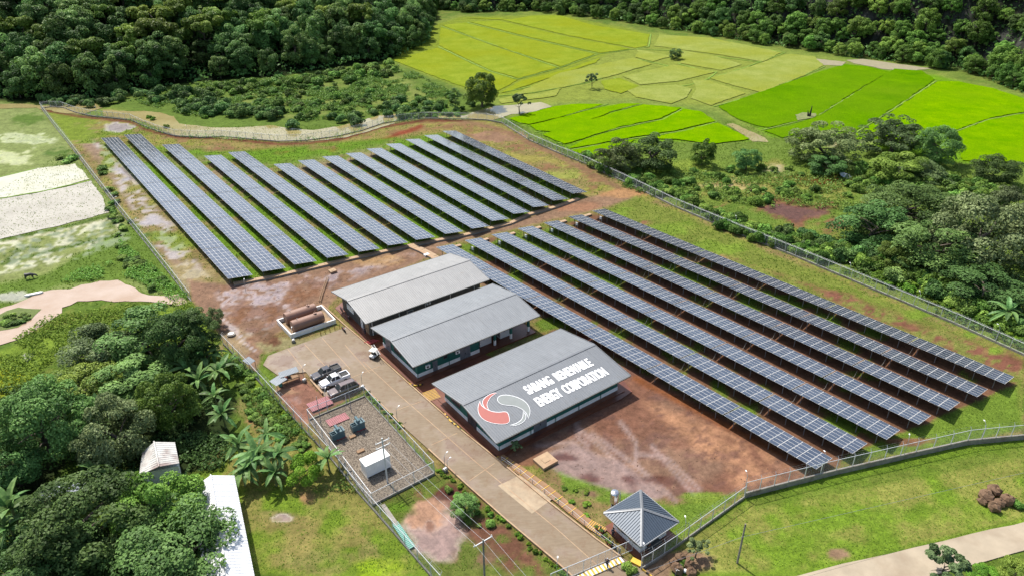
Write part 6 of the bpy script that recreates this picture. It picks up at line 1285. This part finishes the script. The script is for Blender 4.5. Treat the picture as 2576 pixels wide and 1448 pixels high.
for q,s,l in (((325,968),1.2,'banana plant above the grey green round tree, highest of the left group'),((252,1035),1.15,'banana plant left of the grey green round tree'),((378,1035),1.1,'banana plant between the grey green tree and the bushy tree'),((560,1045),1.1,'banana plant near the fence right of the bushy bright tree'),((540,998),1.0,'banana plant right above the bushy bright green tree'),
 ((430,985),.9,'banana plant behind the bushy bright green tree'),((232,1090),.9,'banana plant squeezed against the grey green tree'),((240,1190),1.0,'drooping banana plant in the shade left of the rusty hut'),((32,1285),1.3,'banana plant at the left edge of the picture'),((25,1330),1.0,'lower banana plant at the left edge of the picture')): banana(*q,s,l,None)
for q,s in (((600,1125),1.2),((650,1150),1.2),((700,1150),1.1),((625,1180),1.1),((670,1095),1.0),((690,1195),.9),((610,1195),.9)): banana(*q,s,'banana plant in the clump at the upper end of the white metal roof','banana plants of the white roof clump')
banana(825,1160,.9,'banana plant overhanging the fence beside the white switchgear cabinet',None); banana(2535,790,1.2,'banana plant in the shade of the right grove',None)
# ------------------------------------------------ ground cover that nobody could count
def tufts(name,n,box,sz,test,mt='grassb',h=1.,kindf=None):
    x=RNG.uniform(box[0],box[1],n); y=RNG.uniform(box[2],box[3],n); px,py=PJ(x,y,0); k=(px>-40)&(px<2620)&(py<1490)&test(x,y,px,py); x,y=x[k],y[k]; n=len(x); z=samp(Zg,x,y)
    s=RNG.uniform(.6,1.4,n)*sz; B=[];T=[]; tn=np.clip(.5+(fbm(x,y,5.)-.5)*1.6+RNG.normal(size=n)*.16,0,1)
    for j_ in range(3):
        a=RNG.uniform(0,6.28,n); l=RNG.uniform(.1,.8,n); c=np.stack([np.cos(a),np.sin(a)],1); q=np.stack([-c[:,1],c[:,0]],1)
        b0=np.stack([x,y],1)+q*s[:,None]*.3; b1=np.stack([x,y],1)-q*s[:,None]*.3; tp=np.stack([x,y],1)+c*(s*l)[:,None]
        B.append(np.stack([np.c_[b0,z-.02],np.c_[b1,z-.02],np.c_[tp,z+s*h*RNG.uniform(.5,1.1,n)]],1))
    v=np.concatenate(B).reshape(-1,3); m=len(v)//3; me=bpy.data.meshes.new(name); me.vertices.add(3*m); me.vertices.foreach_set('co',v.ravel()); me.loops.add(3*m); me.loops.foreach_set('vertex_index',np.arange(3*m)); me.polygons.add(m); me.polygons.foreach_set('loop_start',np.arange(m)*3); me.update(calc_edges=True)
    t=me.attributes.new('tint','FLOAT','POINT'); t.data.foreach_set('value',np.repeat(np.tile(tn,3),3).astype(np.float32)); me.materials.append(M_[mt]); o=stuff(link(name,me)); return o
def gtest(th): return lambda x,y,px,py:(samp(grass,x,y)>th)&(samp(wet,x,y)<.3)&~inpoly(px,py,YARD)&~inpoly(px,py,TY)&~inpoly(px,py,RP)&~inpoly(px,py,POND)&(RNG.random(len(x))<samp(grass,x,y))
o=tufts('grass',150000,(-85,95,62,135),.19,gtest(.35),h=.6); tag(o,'short rough grass over the lawn and between the fences','grass')
o=tufts('grass',90000,(-150,150,130,260),.32,gtest(.45),h=.8); tag(o,'rough grass between the panel rows and on the scrubland','grass')
# undergrowth of the wooded slopes
def under(name,Pw,n,sz,mt,dmin,label,thr=.2):
    xs=[p[0] for p in Pw];ys=[p[1] for p in Pw]; x=RNG.uniform(max(min(xs),-420),min(max(xs),480),n); y=RNG.uniform(max(min(ys),200),640,n); d=sd(x,y,Pw); k=(d>dmin)&(d<150); x,y=x[k],y[k]; z=terr(x,y); px,py=PJ(x,y,z); k=(px>-40)&(px<2620)&(py>-60); x,y,z=x[k],y[k],z[k]; n=len(x)
    k=fbm(x,y,11.)>thr; x,y,z=x[k],y[k],z[k]; n=len(x)
    Nv=unit(n); Nv[:,2]=abs(Nv[:,2])+.3; Nv/=np.linalg.norm(Nv,axis=1)[:,None]; hh=RNG.uniform(0,1.6,n)+np.clip(fbm(x,y,6.)-.4,0,1)*7
    me=quads(np.stack([x,y,z+hh],1),Nv,sz*RNG.uniform(.6,1.4,n),np.clip(.5+(fbm(x,y,7.)-.5)*1.5+RNG.normal(size=n)*.15,0,1),name,mt); return tag(stuff(link(name,me)),label,'undergrowth')
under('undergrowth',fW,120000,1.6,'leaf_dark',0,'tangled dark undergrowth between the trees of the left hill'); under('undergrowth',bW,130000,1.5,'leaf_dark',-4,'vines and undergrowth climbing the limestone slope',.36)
# weeds round the river bank and scrubland
def weeds(P,n,sz,mt,label):
    W=[G(*p) for p in P]; xs=[p[0] for p in W];ys=[p[1] for p in W]; x=RNG.uniform(min(xs),max(xs),n); y=RNG.uniform(min(ys),max(ys),n); k=inpoly(x,y,W)&(fbm(x,y,6.)>.47); x,y=x[k],y[k]; n=len(x); Nv=unit(n); Nv[:,2]=abs(Nv[:,2])+.5; Nv/=np.linalg.norm(Nv,axis=1)[:,None]
    me=quads(np.stack([x,y,RNG.uniform(.1,.9,n)],1),Nv,sz*RNG.uniform(.6,1.4,n),np.clip(RNG.normal(.5,.25,n),0,1),'weeds',mt); tag(stuff(link('weeds',me)),label,'weeds')
weeds([(440,262),(620,245),(985,165),(1140,240),(1120,276),(960,284),(850,302),(780,308),(620,295)],60000,.55,'bush','knee high weeds all over the scrubland behind the river')
weeds([(190,291),(330,307),(362,325),(440,347),(700,361),(860,349),(965,316),(1070,303),(1180,304),(1180,299),(1070,295),(965,306),(860,339),(770,350),(700,355),(560,343),(440,338),(370,317),(330,300),(200,284)],22000,.45,'bush','weeds on the strip between back fence and river')
weeds([(1262,312),(1330,356),(1470,416),(1700,528),(1700,505),(1480,398),(1340,335),(1280,303)],16000,.5,'bush','weeds along the far part of the right fence')
weeds([(1560,470),(1700,515),(2200,720),(2576,885),(2576,850),(2200,690),(1800,540),(1600,440)],60000,.6,'bush','weeds along the outside of the right fence')
weeds([(300,600),(480,750),(440,760),(330,700),(150,712),(200,680),(300,655)],20000,.4,'bush','weeds between the pond and the left fence')
weeds([(0,880),(120,800),(330,770),(480,760),(560,862),(600,1000),(400,820),(180,860),(60,980),(0,1010)],26000,.45,'grassb','tall bright grass beside the pond')
weeds([(600,900),(690,1000),(780,1100),(900,1240),(800,1230),(640,1080),(560,930)],26000,.35,'bush','weeds on the slope outside the near left fence')

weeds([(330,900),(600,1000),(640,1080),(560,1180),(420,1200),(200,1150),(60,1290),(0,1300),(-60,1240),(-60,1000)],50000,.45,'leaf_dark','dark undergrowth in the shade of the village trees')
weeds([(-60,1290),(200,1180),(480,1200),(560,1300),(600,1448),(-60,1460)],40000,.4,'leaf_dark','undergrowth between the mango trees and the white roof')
weeds([(2060,650),(2200,540),(2576,500),(2640,860),(2400,770)],60000,.7,'leaf_dark','tangled undergrowth below the right grove')
weeds([(1480,400),(1600,400),(1800,440),(2240,430),(2480,480),(2200,560),(1900,520),(1640,480)],50000,.55,'bush','scattered weeds on the rough ground right of the fence')

weeds([(235,250),(330,256),(470,292),(700,304),(960,276),(1010,268),(1140,235),(1010,165),(700,198),(480,210)],60000,.8,'bush','tall leafy growth over the scrubland behind the river')
fill([(2120,430),(2300,450),(2560,470),(2576,520),(2400,500),(2150,480)],26,2.0,3.2,BU,'leafy shrub between the bamboo clumps and the right grove','shrubs behind the right grove',.6,nm='shrub')
fill([(60,250),(240,252),(300,262),(280,276),(150,270)],20,2.0,3.2,BD,'dark bush beside the river behind the left fence corner','bushes at the left fence corner',.5,nm='shrub')
# small stones and clods lying on the bare earth
n_=9000; x=RNG.uniform(-75,75,n_); y=RNG.uniform(75,215,n_); px,py=PJ(x,y,0); k=inpoly(px,py,CMP)&(samp(grass,x,y)<.3)&~inpoly(px,py,YARD)&~inpoly(px,py,TY); x,y=x[k],y[k]; n_=len(x); s_=RNG.uniform(.04,.16,n_)
tv=np.array([(1,0,0),(-.5,.87,0),(-.5,-.87,0),(0,0,.8)]); v=(np.stack([x,y,np.zeros(n_)],1)[:,None]+tv[None]*s_[:,None,None]).reshape(-1,3); v[:,2]+=np.repeat(samp(Zg,x,y),4)
F=[(4*i+a,4*i+b_,4*i+3) for i in range(n_) for a,b_ in ((0,1),(1,2),(2,0))]; me=bpy.data.meshes.new('stones'); me.from_pydata(v.tolist(),[],F); me.materials.append(mat('earth_clods',ph(170,130,105),.9,.45,3)); tag(stuff(link('stones',me)),'small stones and clods scattered over the bare red earth','stones')
